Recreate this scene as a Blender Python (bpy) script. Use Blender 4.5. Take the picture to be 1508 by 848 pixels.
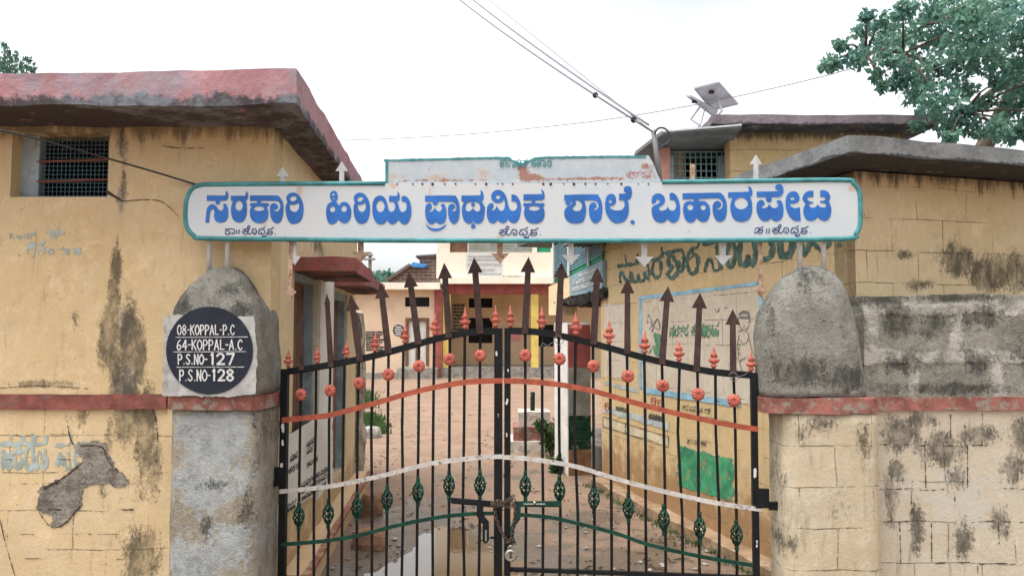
import bpy, bmesh, math, random
import numpy as np
from mathutils import Vector, Matrix, noise as mnoise

random.seed(7)
rng = np.random.default_rng(11)
SC = bpy.context.scene
COL = SC.collection
for o in list(bpy.data.objects):
    bpy.data.objects.remove(o)

# ------------------------------------------------------------------ camera, world, sun, exposure
F, CX, CY, H = 1100.0, 754.0, 424.0, 1.8
PITCH = math.atan((490 - CY) / F)
cam_d = bpy.data.cameras.new("camera")
cam_d.sensor_width = 36.0
cam_d.lens = 36.0 * F / 1508.0
cam_d.clip_start, cam_d.clip_end = 0.05, 2000
cam = bpy.data.objects.new("camera", cam_d)
COL.objects.link(cam)
cam.location = (0, 0, H)
cam.rotation_euler = (math.pi / 2 + PITCH, 0, 0)
SC.camera = cam

SUN_EL, SUN_AZ = math.radians(74), math.radians(235)      # azimuth measured from +Y clockwise: high up on the left
world = bpy.data.worlds.new("World")
SC.world = world
world.use_nodes = True
wt = world.node_tree
wt.nodes.clear()
sky = wt.nodes.new("ShaderNodeTexSky")
sky.sky_type = 'NISHITA'
sky.sun_disc = False
sky.sun_elevation = SUN_EL
sky.sun_rotation = SUN_AZ
sky.air_density = 1.0
sky.dust_density = 4.0
hsv = wt.nodes.new("ShaderNodeHueSaturation")
hsv.inputs['Saturation'].default_value = 0.22
hsv.inputs['Value'].default_value = 1.0
bgn = wt.nodes.new("ShaderNodeBackground")
bgn.inputs['Strength'].default_value = 0.15
wo = wt.nodes.new("ShaderNodeOutputWorld")
wt.links.new(sky.outputs[0], hsv.inputs['Color'])
wtc = wt.nodes.new("ShaderNodeTexCoord")
wmp = wt.nodes.new("ShaderNodeMapping")
wmp.inputs['Scale'].default_value = (1, 1, 2.2)
wno = wt.nodes.new("ShaderNodeTexNoise")
wno.inputs['Scale'].default_value = 1.7
wno.inputs['Detail'].default_value = 6
wno.inputs['Distortion'].default_value = .4
wmr = wt.nodes.new("ShaderNodeMapRange")
wmr.inputs['From Min'].default_value, wmr.inputs['From Max'].default_value = .35, .65
wmr.inputs['To Min'].default_value, wmr.inputs['To Max'].default_value = .70, 1.04
wmx = wt.nodes.new("ShaderNodeVectorMath")
wmx.operation = 'SCALE'
wt.links.new(wtc.outputs['Generated'], wmp.inputs['Vector'])
wt.links.new(wmp.outputs[0], wno.inputs['Vector'])
wt.links.new(wno.outputs[0], wmr.inputs['Value'])
wt.links.new(hsv.outputs[0], wmx.inputs[0])
wt.links.new(wmr.outputs[0], wmx.inputs['Scale'])
wt.links.new(wmx.outputs[0], bgn.inputs['Color'])       # thin overcast: the sky broken up by pale cloud
wt.links.new(bgn.outputs[0], wo.inputs['Surface'])

sun_d = bpy.data.lights.new("sun", 'SUN')
sun_d.energy = 1.4
sun_d.angle = math.radians(60)
sun_d.color = (1.0, 0.95, 0.88)
sun = bpy.data.objects.new("sun", sun_d)
COL.objects.link(sun)
sdir = Vector((math.sin(SUN_AZ) * math.cos(SUN_EL), math.cos(SUN_AZ) * math.cos(SUN_EL), math.sin(SUN_EL)))
sun.rotation_euler = (-sdir).to_track_quat('-Z', 'Y').to_euler()
sun.location = (0, -5, 12)
SC.view_settings.view_transform = 'Standard'
SC.view_settings.look = 'None'
SC.view_settings.gamma = 1.0
SC.view_settings.use_curve_mapping = False
SC.view_settings.exposure = 1.36
SC.render.engine = 'CYCLES'
SC.cycles.max_bounces = 6
SC.cycles.diffuse_bounces = 4
SC.cycles.transparent_max_bounces = 8

# ------------------------------------------------------------------ geometry helpers
CAM = Vector((0, 0, H))
cP, sP = math.cos(PITCH), math.sin(PITCH)


def ray(px, py):
    u, v = (px - CX) / F, (CY - py) / F
    return Vector((u, cP - v * sP, sP + v * cP))


def at(px, py, Y):
    d = ray(px, py)
    return CAM + d * (Y / d.y)


class Plane:
    """An upright plane through P0 that runs along ux; n points to its seen side."""
    def __init__(s, x, y, dx, dy):
        s.P0 = Vector((x, y, 0))
        s.u = Vector((dx, dy, 0)).normalized()
        s.n = Vector((s.u.y, -s.u.x, 0))

    def hit(s, px, py, off=0.0):
        d = ray(px, py)
        t = ((s.P0 + s.n * off - CAM).dot(s.n)) / d.dot(s.n)
        return CAM + d * t

    def loc(s, px, py, off=0.0):
        p = s.hit(px, py, off)
        return (p - s.P0).dot(s.u), p.z

    def w(s, a, z, off=0.0):
        return s.P0 + s.u * a + s.n * off + Vector((0, 0, z))


LF = Plane(0, 4.78, 1, 0)
LS = Plane(-1.547, 4.78, -0.077, 1)
RS = Plane(2.253, 4.85, 0.27, -0.963)
RF = Plane(2.253, 4.85, 0.963, 0.27)
CW = Plane(0, 4.5, 1, 0)
GP = Plane(0, 4.67, 0.994, -0.109)
SP = Plane(0, 4.61, 1, -0.052)
LP = Plane(0, 4.47, 1, 0)
RP = Plane(0, 4.35, 1, 0)
BK = Plane(0, 27, 1, 0)
VW = Plane(0, 29.4, 1, 0)
TB = Plane(0, 9.6, 1, 0)


class MB:
    def __init__(s):
        s.v, s.f, s.mi, s.cur = [], [], [], 0

    def add(s, vs, fs):
        b = len(s.v)
        s.v.extend([tuple(x) for x in vs])
        for f in fs:
            s.f.append(tuple(b + i for i in f))
            s.mi.append(s.cur)

    def hexa(s, p):
        s.add(p, [(0, 3, 2, 1), (4, 5, 6, 7), (0, 1, 5, 4), (1, 2, 6, 5), (2, 3, 7, 6), (3, 0, 4, 7)])

    def box(s, a, b):
        x0, y0, z0 = a
        x1, y1, z1 = b
        s.hexa([(x0, y0, z0), (x1, y0, z0), (x1, y1, z0), (x0, y1, z0), (x0, y0, z1), (x1, y0, z1), (x1, y1, z1), (x0, y1, z1)])

    def pbox(s, pl, a0, a1, z0, z1, o0, o1):
        """box on a plane, from off o0 (back) to off o1 (front)"""
        w = pl.w
        s.hexa([w(a0, z0, o1), w(a1, z0, o1), w(a1, z0, o0), w(a0, z0, o0), w(a0, z1, o1), w(a1, z1, o1), w(a1, z1, o0), w(a0, z1, o0)])

    def plate(s, pts, back):
        n = len(pts)
        pts = [Vector(p) for p in pts]
        back = Vector(back)
        fs = [tuple(range(n)), tuple(range(2 * n - 1, n - 1, -1))]
        for i in range(n):
            j = (i + 1) % n
            fs.append((j, i, n + i, n + j))
        s.add(pts + [p + back for p in pts], fs)

    def pplate(s, pl, pix, off, th):
        """outline given in picture pixels, laid on a plane and given thickness"""
        s.plate([pl.hit(x, y, off) for x, y in pix], -pl.n * th)

    def tube(s, pts, r, n=8, closed=False, caps=True):
        pts = [Vector(p) for p in pts]
        m = len(pts)
        rs = r if isinstance(r, (list, tuple)) else [r] * m
        tans = []
        for i in range(m):
            if closed:
                t = pts[(i + 1) % m] - pts[i - 1]
            else:
                t = pts[min(i + 1, m - 1)] - pts[max(i - 1, 0)]
            tans.append(t.normalized() if t.length > 1e-9 else Vector((0, 0, 1)))
        a = Vector((0, 0, 1)) if abs(tans[0].z) < 0.9 else Vector((1, 0, 0))
        nrm = tans[0].cross(a).normalized()
        vs = []
        for i in range(m):
            nrm = (nrm - tans[i] * nrm.dot(tans[i]))
            nrm = nrm.normalized() if nrm.length > 1e-6 else tans[i].orthogonal().normalized()
            b = tans[i].cross(nrm)
            for k in range(n):
                an = 2 * math.pi * (k + 0.5) / n
                vs.append(pts[i] + (nrm * math.cos(an) + b * math.sin(an)) * rs[i])
        fs = []
        for i in range(m if closed else m - 1):
            j = (i + 1) % m
            for k in range(n):
                l = (k + 1) % n
                fs.append((i * n + k, i * n + l, j * n + l, j * n + k))
        if caps and not closed:
            fs.append(tuple(range(n - 1, -1, -1)))
            fs.append(tuple((m - 1) * n + k for k in range(n)))
        s.add(vs, fs)

    def lathe(s, prof, o=(0, 0, 0), n=12):
        o = Vector(o)
        vs, fs = [], []
        for r, z in prof:
            for k in range(n):
                a = 2 * math.pi * k / n
                vs.append(o + Vector((r * math.cos(a), r * math.sin(a), z)))
        for i in range(len(prof) - 1):
            for k in range(n):
                l = (k + 1) % n
                fs.append((i * n + k, i * n + l, (i + 1) * n + l, (i + 1) * n + k))
        fs.append(tuple(range(n - 1, -1, -1)))
        fs.append(tuple((len(prof) - 1) * n + k for k in range(n)))
        s.add(vs, fs)

    def wall(s, pl, a0, a1, z0, z1, th, holes=(), off=0.0):
        A = sorted({a0, a1, *[h[0] for h in holes], *[h[1] for h in holes]})
        Z = sorted({z0, z1, *[h[2] for h in holes], *[h[3] for h in holes]})
        A = [x for x in A if a0 <= x <= a1]
        Z = [x for x in Z if z0 <= x <= z1]

        def solid(i, j):
            if not (0 <= i < len(A) - 1 and 0 <= j < len(Z) - 1):
                return False
            ca, cz = (A[i] + A[i + 1]) / 2, (Z[j] + Z[j + 1]) / 2
            return not any(h[0] < ca < h[1] and h[2] < cz < h[3] for h in holes)
        w = pl.w
        for i in range(len(A) - 1):
            for j in range(len(Z) - 1):
                if not solid(i, j):
                    continue
                p, q, r, t = A[i], A[i + 1], Z[j], Z[j + 1]
                fr = [w(p, r, off), w(q, r, off), w(q, t, off), w(p, t, off)]
                bk = [w(p, r, off - th), w(q, r, off - th), w(q, t, off - th), w(p, t, off - th)]
                s.add(fr, [(0, 1, 2, 3)])
                s.add(bk, [(3, 2, 1, 0)])
                for di, dj, e in ((-1, 0, (3, 0)), (1, 0, (1, 2)), (0, -1, (0, 1)), (0, 1, (2, 3))):
                    if not solid(i + di, j + dj):
                        s.add([fr[e[1]], fr[e[0]], bk[e[0]], bk[e[1]]], [(0, 1, 2, 3)])

    def build(s, name, mat, parent=None, smooth=False, at0=None):
        me = bpy.data.meshes.new(name)
        o0 = Vector(at0) if at0 is not None else Vector((0, 0, 0))
        me.from_pydata([tuple(Vector(v) - o0) for v in s.v], [], s.f)
        mats = mat if isinstance(mat, (list, tuple)) else [mat]
        for m in mats:
            me.materials.append(m)
        if len(mats) > 1:
            me.polygons.foreach_set('material_index', s.mi)
        me.polygons.foreach_set('use_smooth', [smooth] * len(me.polygons))
        me.validate()
        me.update()
        return link(name, me, parent, o0)


def link(name, me, parent=None, loc=(0, 0, 0)):
    o = bpy.data.objects.new(name, me)
    COL.objects.link(o)
    loc = Vector(loc)
    if parent is not None:
        o.parent = parent
        q = parent
        while q is not None:
            loc = loc - q.location
            q = q.parent
    o.location = loc
    return o


def weld(o, d=0.0005):
    bm = bmesh.new()
    bm.from_mesh(o.data)
    bmesh.ops.remove_doubles(bm, verts=bm.verts, dist=d)
    bmesh.ops.recalc_face_normals(bm, faces=bm.faces)
    bm.to_mesh(o.data)
    bm.free()


def roughen(o, L, amp, sc, sc2=None, it=6):
    """split long edges, then push the vertices about so edges and faces are hand made"""
    bm = bmesh.new()
    bm.from_mesh(o.data)
    bmesh.ops.remove_doubles(bm, verts=bm.verts, dist=0.0005)
    bmesh.ops.recalc_face_normals(bm, faces=bm.faces)
    for _ in range(it):
        es = [e for e in bm.edges if e.calc_length() > L]
        if not es:
            break
        bmesh.ops.subdivide_edges(bm, edges=es, cuts=1, use_grid_fill=True)
    bmesh.ops.triangulate(bm, faces=[f for f in bm.faces if len(f.verts) > 4])
    for v in bm.verts:
        d = mnoise.noise_vector(v.co * sc) * amp
        if sc2:
            d += mnoise.noise_vector(v.co * sc2 + Vector((9, 3, 5))) * amp * 0.5
        v.co += d
    bm.to_mesh(o.data)
    bm.free()
    o.data.update()


def bevel(o, w, seg=2):
    m = o.modifiers.new("bevel", 'BEVEL')
    m.width = w
    m.segments = seg
    m.limit_method = 'ANGLE'
    return o


def tag(o, label, cat, group=None, kind=None):
    o['label'] = label
    o['category'] = cat
    if group:
        o['group'] = group
    if kind:
        o['kind'] = kind
    return o


def thing(name, loc, label, cat, group=None):
    o = bpy.data.objects.new(name, None)
    o.empty_display_size = 0.1
    COL.objects.link(o)
    o.location = loc
    return tag(o, label, cat, group)


def struct(o):
    o['kind'] = 'structure'
    return o


def dup(o, parent, loc, rot=None, scale=None):
    c = o.copy()
    COL.objects.link(c)
    c.parent = parent
    c.location = Vector(loc) - (parent.location if parent else Vector((0, 0, 0)))
    if rot is not None:
        c.rotation_euler = rot
    if scale is not None:
        c.scale = scale
    return c


# ------------------------------------------------------------------ paint: filled shapes from outlines and brush strokes
def spline(pts, k=5):
    """closed Catmull-Rom curve; a point given with a third value is a corner"""
    n = len(pts)
    P = [np.array(p[:2], float) for p in pts]
    corner = [len(p) > 2 for p in pts]
    out = []
    for i in range(n):
        p1, p2 = P[i], P[(i + 1) % n]
        m1 = (p2 - P[i - 1]) * 0.5 if not corner[i] else (p2 - p1) * 0.5
        m2 = (P[(i + 2) % n] - p1) * 0.5 if not corner[(i + 1) % n] else (p2 - p1) * 0.5
        for j in range(k):
            t = j / k
            h = (2 * t**3 - 3 * t**2 + 1, t**3 - 2 * t**2 + t, -2 * t**3 + 3 * t**2, t**3 - t**2)
            out.append(h[0] * p1 + h[1] * m1 + h[2] * p2 + h[3] * m2)
    return np.array(out)


def parse(txt, ox, oy, s):
    """'x,y x,y! ...' in an enlarged view -> picture pixels; 'e cx cy rx ry' is an ellipse"""
    cs = []
    for line in txt.strip().split('\n'):
        line = line.strip()
        if not line:
            continue
        if line.startswith('e '):
            a, b, c, d = map(float, line[2:].split())
            q = [(a + c * math.cos(t * math.pi / 8), b + d * math.sin(t * math.pi / 8)) for t in range(16)]
        else:
            q = []
            for w_ in line.split():
                x, y = w_.rstrip('!').split(',')
                q.append((float(x), float(y), 1) if w_.endswith('!') else (float(x), float(y)))
        q = [(ox + p[0] / s, oy + p[1] / s) + tuple(p[2:]) for p in q]
        cs.append(spline(q))
    return cs


def seg_dist(X, Y, ax, ay, bx, by):
    dx, dy = bx - ax, by - ay
    L = dx * dx + dy * dy
    t = np.clip(((X - ax) * dx + (Y - ay) * dy) / (L if L > 1e-12 else 1), 0, 1)
    return np.hypot(X - ax - t * dx, Y - ay - t * dy), t


class Field:
    """signed distance on a grid in picture pixels: negative where there is paint"""
    def __init__(s, x0, y0, x1, y1, step):
        s.step = step
        s.xs = np.arange(x0, x1 + step, step)
        s.ys = np.arange(y0, y1 + step, step)
        s.X, s.Y = np.meshgrid(s.xs, s.ys)
        s.D = np.full(s.X.shape, 9.0)

    def win(s, x0, y0, x1, y1, pad=3):
        i0, i1 = np.searchsorted(s.xs, [x0 - pad, x1 + pad])
        j0, j1 = np.searchsorted(s.ys, [y0 - pad, y1 + pad])
        return slice(max(j0, 0), j1), slice(max(i0, 0), i1)

    def contours(s, cs):
        al = np.concatenate(cs)
        w_ = s.win(al[:, 0].min(), al[:, 1].min(), al[:, 0].max(), al[:, 1].max())
        X, Y = s.X[w_], s.Y[w_]
        if X.size == 0:
            return
        D = np.full(X.shape, 9.0)
        ins = np.zeros(X.shape, bool)
        for c in cs:
            n = len(c)
            for i in range(n):
                a, b = c[i], c[(i + 1) % n]
                d, _ = seg_dist(X, Y, a[0], a[1], b[0], b[1])
                np.minimum(D, d, out=D)
                cr = (a[1] > Y) != (b[1] > Y)
                if cr.any():
                    xx = a[0] + (Y - a[1]) * (b[0] - a[0]) / (b[1] - a[1] if b[1] != a[1] else 1e-9)
                    ins ^= cr & (X < xx)
        s.D[w_] = np.minimum(s.D[w_], np.where(ins, -D, D))

    def stroke(s, pts, r0, r1=None, smooth=True):
        r1 = r0 if r1 is None else r1
        pts = [tuple(p) for p in pts]
        if smooth and len(pts) > 2:
            P = [np.array(p, float) for p in pts]
            q = []
            for i in range(len(P) - 1):
                p0, p1, p2, p3 = P[max(i - 1, 0)], P[i], P[i + 1], P[min(i + 2, len(P) - 1)]
                for j in range(4):
                    t = j / 4
                    q.append(0.5 * (2 * p1 + (p2 - p0) * t + (2 * p0 - 5 * p1 + 4 * p2 - p3) * t * t + (3 * p1 - p0 - 3 * p2 + p3) * t**3))
            q.append(P[-1])
            pts = q
        m = max(len(pts) - 1, 1)
        if len(pts) == 1:
            pts = [pts[0], pts[0]]
        for i in range(len(pts) - 1):
            a, b = pts[i], pts[i + 1]
            w_ = s.win(min(a[0], b[0]), min(a[1], b[1]), max(a[0], b[0]), max(a[1], b[1]), pad=max(r0, r1) + 2)
            X, Y = s.X[w_], s.Y[w_]
            if X.size == 0:
                continue
            d, t = seg_dist(X, Y, a[0], a[1], b[0], b[1])
            r = r0 + (r1 - r0) * (i + t) / m
            s.D[w_] = np.minimum(s.D[w_], d - r)

    def wear(s, amp, scale, seed, bias=0.0):
        s.D = s.D + amp * (vnoise(s.X / scale, s.Y / scale, seed) - 0.5 + bias)

    def mesh(s, name, mat, parent, pl, off, mapper=None):
        D = s.D
        ny, nx = D.shape
        hit = mapper or (lambda x, y: pl.hit(x, y, off))
        vs, fs = [], []

        def emit(poly):
            b = len(vs)
            vs.extend(tuple(hit(x, y)) for x, y in poly)
            fs.append(tuple(range(b + len(poly) - 1, b - 1, -1)))
        for j in range(ny - 1):
            ins = D[j] < 0
            ins2 = D[j + 1] < 0
            cnt = ins[:-1].astype(int) + ins[1:] + ins2[:-1] + ins2[1:]
            run = None
            y0, y1 = s.ys[j], s.ys[j + 1]
            for i in np.nonzero(cnt)[0]:
                if cnt[i] == 4:
                    if run is not None and run[1] == i:
                        run[1] = i + 1
                    else:
                        if run is not None:
                            emit([(s.xs[run[0]], y0), (s.xs[run[1]], y0), (s.xs[run[1]], y1), (s.xs[run[0]], y1)])
                        run = [i, i + 1]
                    continue
                q = [(s.xs[i], y0, D[j, i]), (s.xs[i + 1], y0, D[j, i + 1]), (s.xs[i + 1], y1, D[j + 1, i + 1]), (s.xs[i], y1, D[j + 1, i])]
                poly = []
                for k in range(4):
                    a, b = q[k], q[(k + 1) % 4]
                    if a[2] < 0:
                        poly.append(a[:2])
                    if (a[2] < 0) != (b[2] < 0):
                        t = a[2] / (a[2] - b[2])
                        poly.append((a[0] + (b[0] - a[0]) * t, a[1] + (b[1] - a[1]) * t))
                if len(poly) >= 3:
                    emit(poly)
            if run is not None:
                emit([(s.xs[run[0]], y0), (s.xs[run[1]], y0), (s.xs[run[1]], y1), (s.xs[run[0]], y1)])
        me = bpy.data.meshes.new(name)
        me.from_pydata(vs, [], fs)
        me.materials.append(mat)
        me.update()
        return link(name, me, parent)


def vnoise(x, y, seed):
    r = np.random.default_rng(seed)
    out = np.zeros_like(x)
    amp, tot = 1.0, 0
    for o in range(3):
        T = r.random((64, 64))
        xi, yi = np.floor(x).astype(int), np.floor(y).astype(int)
        fx, fy = x - xi, y - yi
        fx, fy = fx * fx * (3 - 2 * fx), fy * fy * (3 - 2 * fy)
        g = lambda a, b: T[a % 64, b % 64]
        v = (g(yi, xi) * (1 - fx) + g(yi, xi + 1) * fx) * (1 - fy) + (g(yi + 1, xi) * (1 - fx) + g(yi + 1, xi + 1) * fx) * fy
        out += v * amp
        tot += amp
        amp *= 0.5
        x, y = x * 2.1, y * 2.1
    return out / tot


# brush letters in a unit box, y down
KN = {
    'bar': [[(0, .14), (.88, .1), (1, -.18)]],
    'ka': [[(0, .14), (.88, .1), (1, -.18)], [(0, .45), (1, .4)], [(.5, .1), (.5, .42), (.1, .7), (.5, 1), (.9, .7), (.5, .42)]],
    'ra': [[(0, .14), (.88, .1), (1, -.18)], [(.5, .12), (.08, .5), (.3, .96), (.7, .96), (.92, .5), (.5, .12)]],
    'na': [[(0, .14), (.88, .1), (1, -.18)], [(.08, 1), (.1, .5), (.35, .38), (.5, .8), (.8, .95), (.96, .5)]],
    'Ta': [[(.4, 0), (.05, .2), (.4, .45), (.05, .72), (.35, 1), (.5, .7), (.65, 1), (.95, .72), (.6, .45), (.95, .2), (.6, 0)]],
    'sa': [[(0, .14), (.88, .1), (1, -.18)], [(0, 1), (.1, .5), (.35, .4), (.5, .75), (.8, .6), (.85, .36), (1, .8), (.75, 1), (.5, .8)]],
    'pa': [[(0, .14), (.88, .1), (1, -.18)], [(.22, .42), (.05, .8), (.33, 1), (.5, .6), (.67, 1), (.95, .8), (.8, .42)]],
    'la': [[(.5, .4), (.3, .5), (.2, .2), (.45, .1), (.55, .35)], [(.2, .25), (.05, .6), (.35, 1), (.75, .95), (.95, .5), (.9, .1), (.7, .05)]],
    'ha': [[(0, .1), (1, .1)], [(.5, .1), (.5, .6), (.2, .4), (.05, .75), (.3, 1), (.5, .7), (.7, 1), (.95, .75), (.8, .4), (.5, .6)]],
    'ma': [[(.2, .3), (.05, .7), (.25, 1), (.4, .6), (.5, 1), (.65, .6), (.7, 1), (.95, .7), (.85, .2)]],
    'aa': [[(0, .1), (.5, .1), (.9, .4), (.8, .95), (.4, .95), (.4, .6), (.65, .6)]],
    'ya': [[(.3, .2), (.05, .5), (.2, 1), (.45, .6), (.3, .2)], [(.45, .6), (.6, 1), (.7, .4), (.75, 1), (.97, .7), (.9, .1)]],
    'la2': [[(0, .12), (.9, .1), (1, -.15)], [(.5, .12), (.1, .4), (.5, .55), (.05, .8), (.5, 1), (.95, .75), (.8, .45)]],
    'si': [[(.5, .3), (.2, .1), (.4, -.3), (.7, -.1), (.5, .1)], [(.1, .6), (.3, .35), (.6, .35), (.95, .6), (.7, 1), (.3, 1), (.1, .6)]],
    'dot': [[(.4, .95), (.45, .95)]],
    ' ': [],
}
EN = {
    '0': [[(.5, 0), (.08, .25), (.08, .75), (.5, 1), (.92, .75), (.92, .25), (.5, 0)]],
    'O': [[(.5, 0), (.05, .3), (.05, .7), (.5, 1), (.95, .7), (.95, .3), (.5, 0)]],
    '8': [[(.5, 0), (.1, .22), (.5, .47), (.95, .75), (.5, 1), (.05, .75), (.5, .47), (.9, .22), (.5, 0)]],
    '6': [[(.8, .02), (.3, .25), (.08, .7), (.4, 1), (.9, .78), (.6, .5), (.12, .68)]],
    '4': [[(.72, 1), (.72, 0)], [(.72, 0), (.05, .68)], [(.05, .68), (1, .68)]],
    '1': [[(.25, .14), (.55, .0)], [(.55, 0), (.55, 1)]],
    '2': [[(.08, .22), (.45, 0), (.9, .2), (.75, .52), (.1, .98)], [(.1, .98), (.98, .96)]],
    '7': [[(.05, .03), (.95, .03)], [(.95, .03), (.4, 1)]],
    'K': [[(.08, 0), (.08, 1)], [(.92, 0), (.1, .52)], [(.3, .42), (.95, 1)]],
    'P': [[(.1, 0), (.1, 1)], [(.1, .04), (.65, .02), (.92, .27), (.65, .52), (.1, .54)]],
    'A': [[(.02, 1), (.5, 0)], [(.5, 0), (.98, 1)], [(.2, .66), (.8, .66)]],
    'L': [[(.12, 0), (.12, .96)], [(.12, .96), (.9, .96)]],
    'C': [[(.92, .18), (.55, 0), (.1, .3), (.1, .72), (.55, 1), (.92, .82)]],
    'S': [[(.9, .12), (.5, 0), (.1, .22), (.5, .48), (.9, .76), (.5, 1), (.06, .85)]],
    'N': [[(.08, 1), (.08, 0)], [(.08, 0), (.9, 1)], [(.9, 1), (.9, 0)]],
    '-': [[(.15, .5), (.85, .5)]],
    '.': [[(.5, .95), (.5, .97)]],
    ' ': [],
}
EW = {'1': .5, '.': .4, '-': .55, ' ': .4}


def en_line(fd, txt, x0, y0, x1, y1, r):
    ws = [EW.get(c, 1.0) for c in txt]
    gap = .28
    tot = sum(ws) + gap * (len(txt) - 1)
    u = (x1 - x0) / tot
    x = x0
    for c, w_ in zip(txt, ws):
        for st in EN[c]:
            fd.stroke([(x + p[0] * w_ * u, y0 + p[1] * (y1 - y0)) for p in st], r)
        x += (w_ + gap) * u


def kn_line(fd, keys, x0, y0, x1, y1, r, slope=0.0, h=None):
    n = len(keys)
    u = (x1 - x0) / (n * 1.22 - .22)
    for i, k in enumerate(keys):
        x = x0 + i * 1.22 * u
        for st in KN[k]:
            fd.stroke([(x + p[0] * u, y0 + slope * (x - x0 + p[0] * u) + p[1] * (y1 - y0)) for p in st], r)

# ------------------------------------------------------------------ materials
def srgb(r, g, b):
    f = lambda c: (c / 12.92 if c <= 0.04045 else ((c + 0.055) / 1.055) ** 2.4)
    return (f(r / 255), f(g / 255), f(b / 255))


class NT:
    def __init__(s, name):
        s.m = bpy.data.materials.new(name)
        s.m.use_nodes = True
        s.t = s.m.node_tree
        s.bsdf = s.t.nodes['Principled BSDF']
        g = s.t.nodes.new('ShaderNodeNewGeometry')
        s.pos = g.outputs['Position']

    def new(s, k):
        return s.t.nodes.new(k)

    def put(s, sock, v):
        if hasattr(v, 'links') or isinstance(v, bpy.types.NodeSocket):
            s.t.links.new(v, sock)
        elif isinstance(v, (tuple, list)) and len(v) == 3 and sock.type == 'RGBA':
            sock.default_value = (*v, 1)
        else:
            sock.default_value = v

    def ma(s, op, a, b=0.0, c=None):
        n = s.new('ShaderNodeMath')
        n.operation = op
        s.put(n.inputs[0], a)
        s.put(n.inputs[1], b)
        if c is not None:
            s.put(n.inputs[2], c)
        return n.outputs[0]

    def sm(s, x, lo, hi, a=0.0, b=1.0):
        n = s.new('ShaderNodeMapRange')
        n.interpolation_type = 'SMOOTHSTEP'
        s.put(n.inputs['Value'], x)
        n.inputs['From Min'].default_value = lo
        n.inputs['From Max'].default_value = hi
        n.inputs['To Min'].default_value = a
        n.inputs['To Max'].default_value = b
        return n.outputs[0]

    def mix(s, f, a, b):
        n = s.new('ShaderNodeMix')
        n.data_type = 'RGBA'
        s.put(n.inputs[0], f)
        s.put(n.inputs[6], a)
        s.put(n.inputs[7], b)
        return n.outputs[2]

    def scalev(s, sx, sy, sz, vec=None):
        n = s.new('ShaderNodeMapping')
        n.inputs['Scale'].default_value = (sx, sy, sz)
        s.t.links.new(vec or s.pos, n.inputs['Vector'])
        return n.outputs[0]

    def noise(s, scale, detail=5.0, rough=0.6, vec=None, dist=0.0):
        n = s.new('ShaderNodeTexNoise')
        n.inputs['Scale'].default_value = scale
        n.inputs['Detail'].default_value = detail
        n.inputs['Roughness'].default_value = rough
        n.inputs['Distortion'].default_value = dist
        s.t.links.new(vec or s.pos, n.inputs['Vector'])
        return n.outputs[0]

    def voro(s, scale, vec=None, feature='F1'):
        n = s.new('ShaderNodeTexVoronoi')
        n.feature = feature
        n.inputs['Scale'].default_value = scale
        s.t.links.new(vec or s.pos, n.inputs['Vector'])
        return n.outputs[0]

    def sz(s, ux):
        """(along the wall, height) sockets"""
        d = s.new('ShaderNodeVectorMath')
        d.operation = 'DOT_PRODUCT'
        s.t.links.new(s.pos, d.inputs[0])
        d.inputs[1].default_value = (ux.x, ux.y, 0)
        x = s.new('ShaderNodeSeparateXYZ')
        s.t.links.new(s.pos, x.inputs[0])
        return d.outputs['Value'], x.outputs['Z']

    def comb(s, a, b, c=0.0):
        n = s.new('ShaderNodeCombineXYZ')
        s.put(n.inputs[0], a)
        s.put(n.inputs[1], b)
        s.put(n.inputs[2], c)
        return n.outputs[0]

    def blobs(s, a, z, items):
        """largest of (1 - elliptic distance) * strength over the listed spots"""
        out = None
        for (ca, cz, ra, rz, st) in items:
            da = s.ma('MULTIPLY', s.ma('SUBTRACT', a, ca), 1 / ra)
            dz = s.ma('MULTIPLY', s.ma('SUBTRACT', z, cz), 1 / rz)
            d = s.ma('SQRT', s.ma('ADD', s.ma('MULTIPLY', da, da), s.ma('MULTIPLY', dz, dz)))
            v = s.ma('MULTIPLY', s.ma('SUBTRACT', 1.0, d), st)
            out = v if out is None else s.ma('MAXIMUM', out, v)
        return out

    def mould(s, base, scale=13, stretch=.7, amount=.9):
        """cover of dark growth: dense in the middle of a spot, breaking into specks at its rim"""
        n1 = s.noise(scale * .5, 6, .7, s.scalev(1.5, 1.5, stretch))
        n2 = s.noise(scale * 4.2, 5, .75, s.scalev(1.2, 1.2, .8))
        m = s.ma('ADD', base, s.ma('MULTIPLY', s.ma('SUBTRACT', n1, .5), 2.0))
        m = s.sm(m, -.25, 1.0)
        d = s.ma('ADD', s.ma('MULTIPLY', m, 1.0), s.ma('MULTIPLY', s.ma('SUBTRACT', n2, .5), 1.9))
        n3 = s.noise(scale * 1.3, 5, .7, s.scalev(1.0, 1.0, .5))
        v = s.ma('MULTIPLY', s.sm(d, .25, .80), s.sm(m, .02, .30))
        return s.ma('MULTIPLY', s.ma('MULTIPLY', v, s.sm(n3, .30, .62, .42, 1.0)), amount)

    def bump(s, h, strength=0.4, dist=0.02):
        n = s.new('ShaderNodeBump')
        n.inputs['Strength'].default_value = strength
        n.inputs['Distance'].default_value = dist
        s.put(n.inputs['Height'], h)
        s.t.links.new(n.outputs[0], s.bsdf.inputs['Normal'])

    def done(s, col, rough=0.85, spec=0.25, metal=0.0):
        s.put(s.bsdf.inputs['Base Color'], col)
        s.put(s.bsdf.inputs['Roughness'], rough)
        s.bsdf.inputs['Specular IOR Level'].default_value = spec
        s.put(s.bsdf.inputs['Metallic'], metal)
        return s.m


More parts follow.
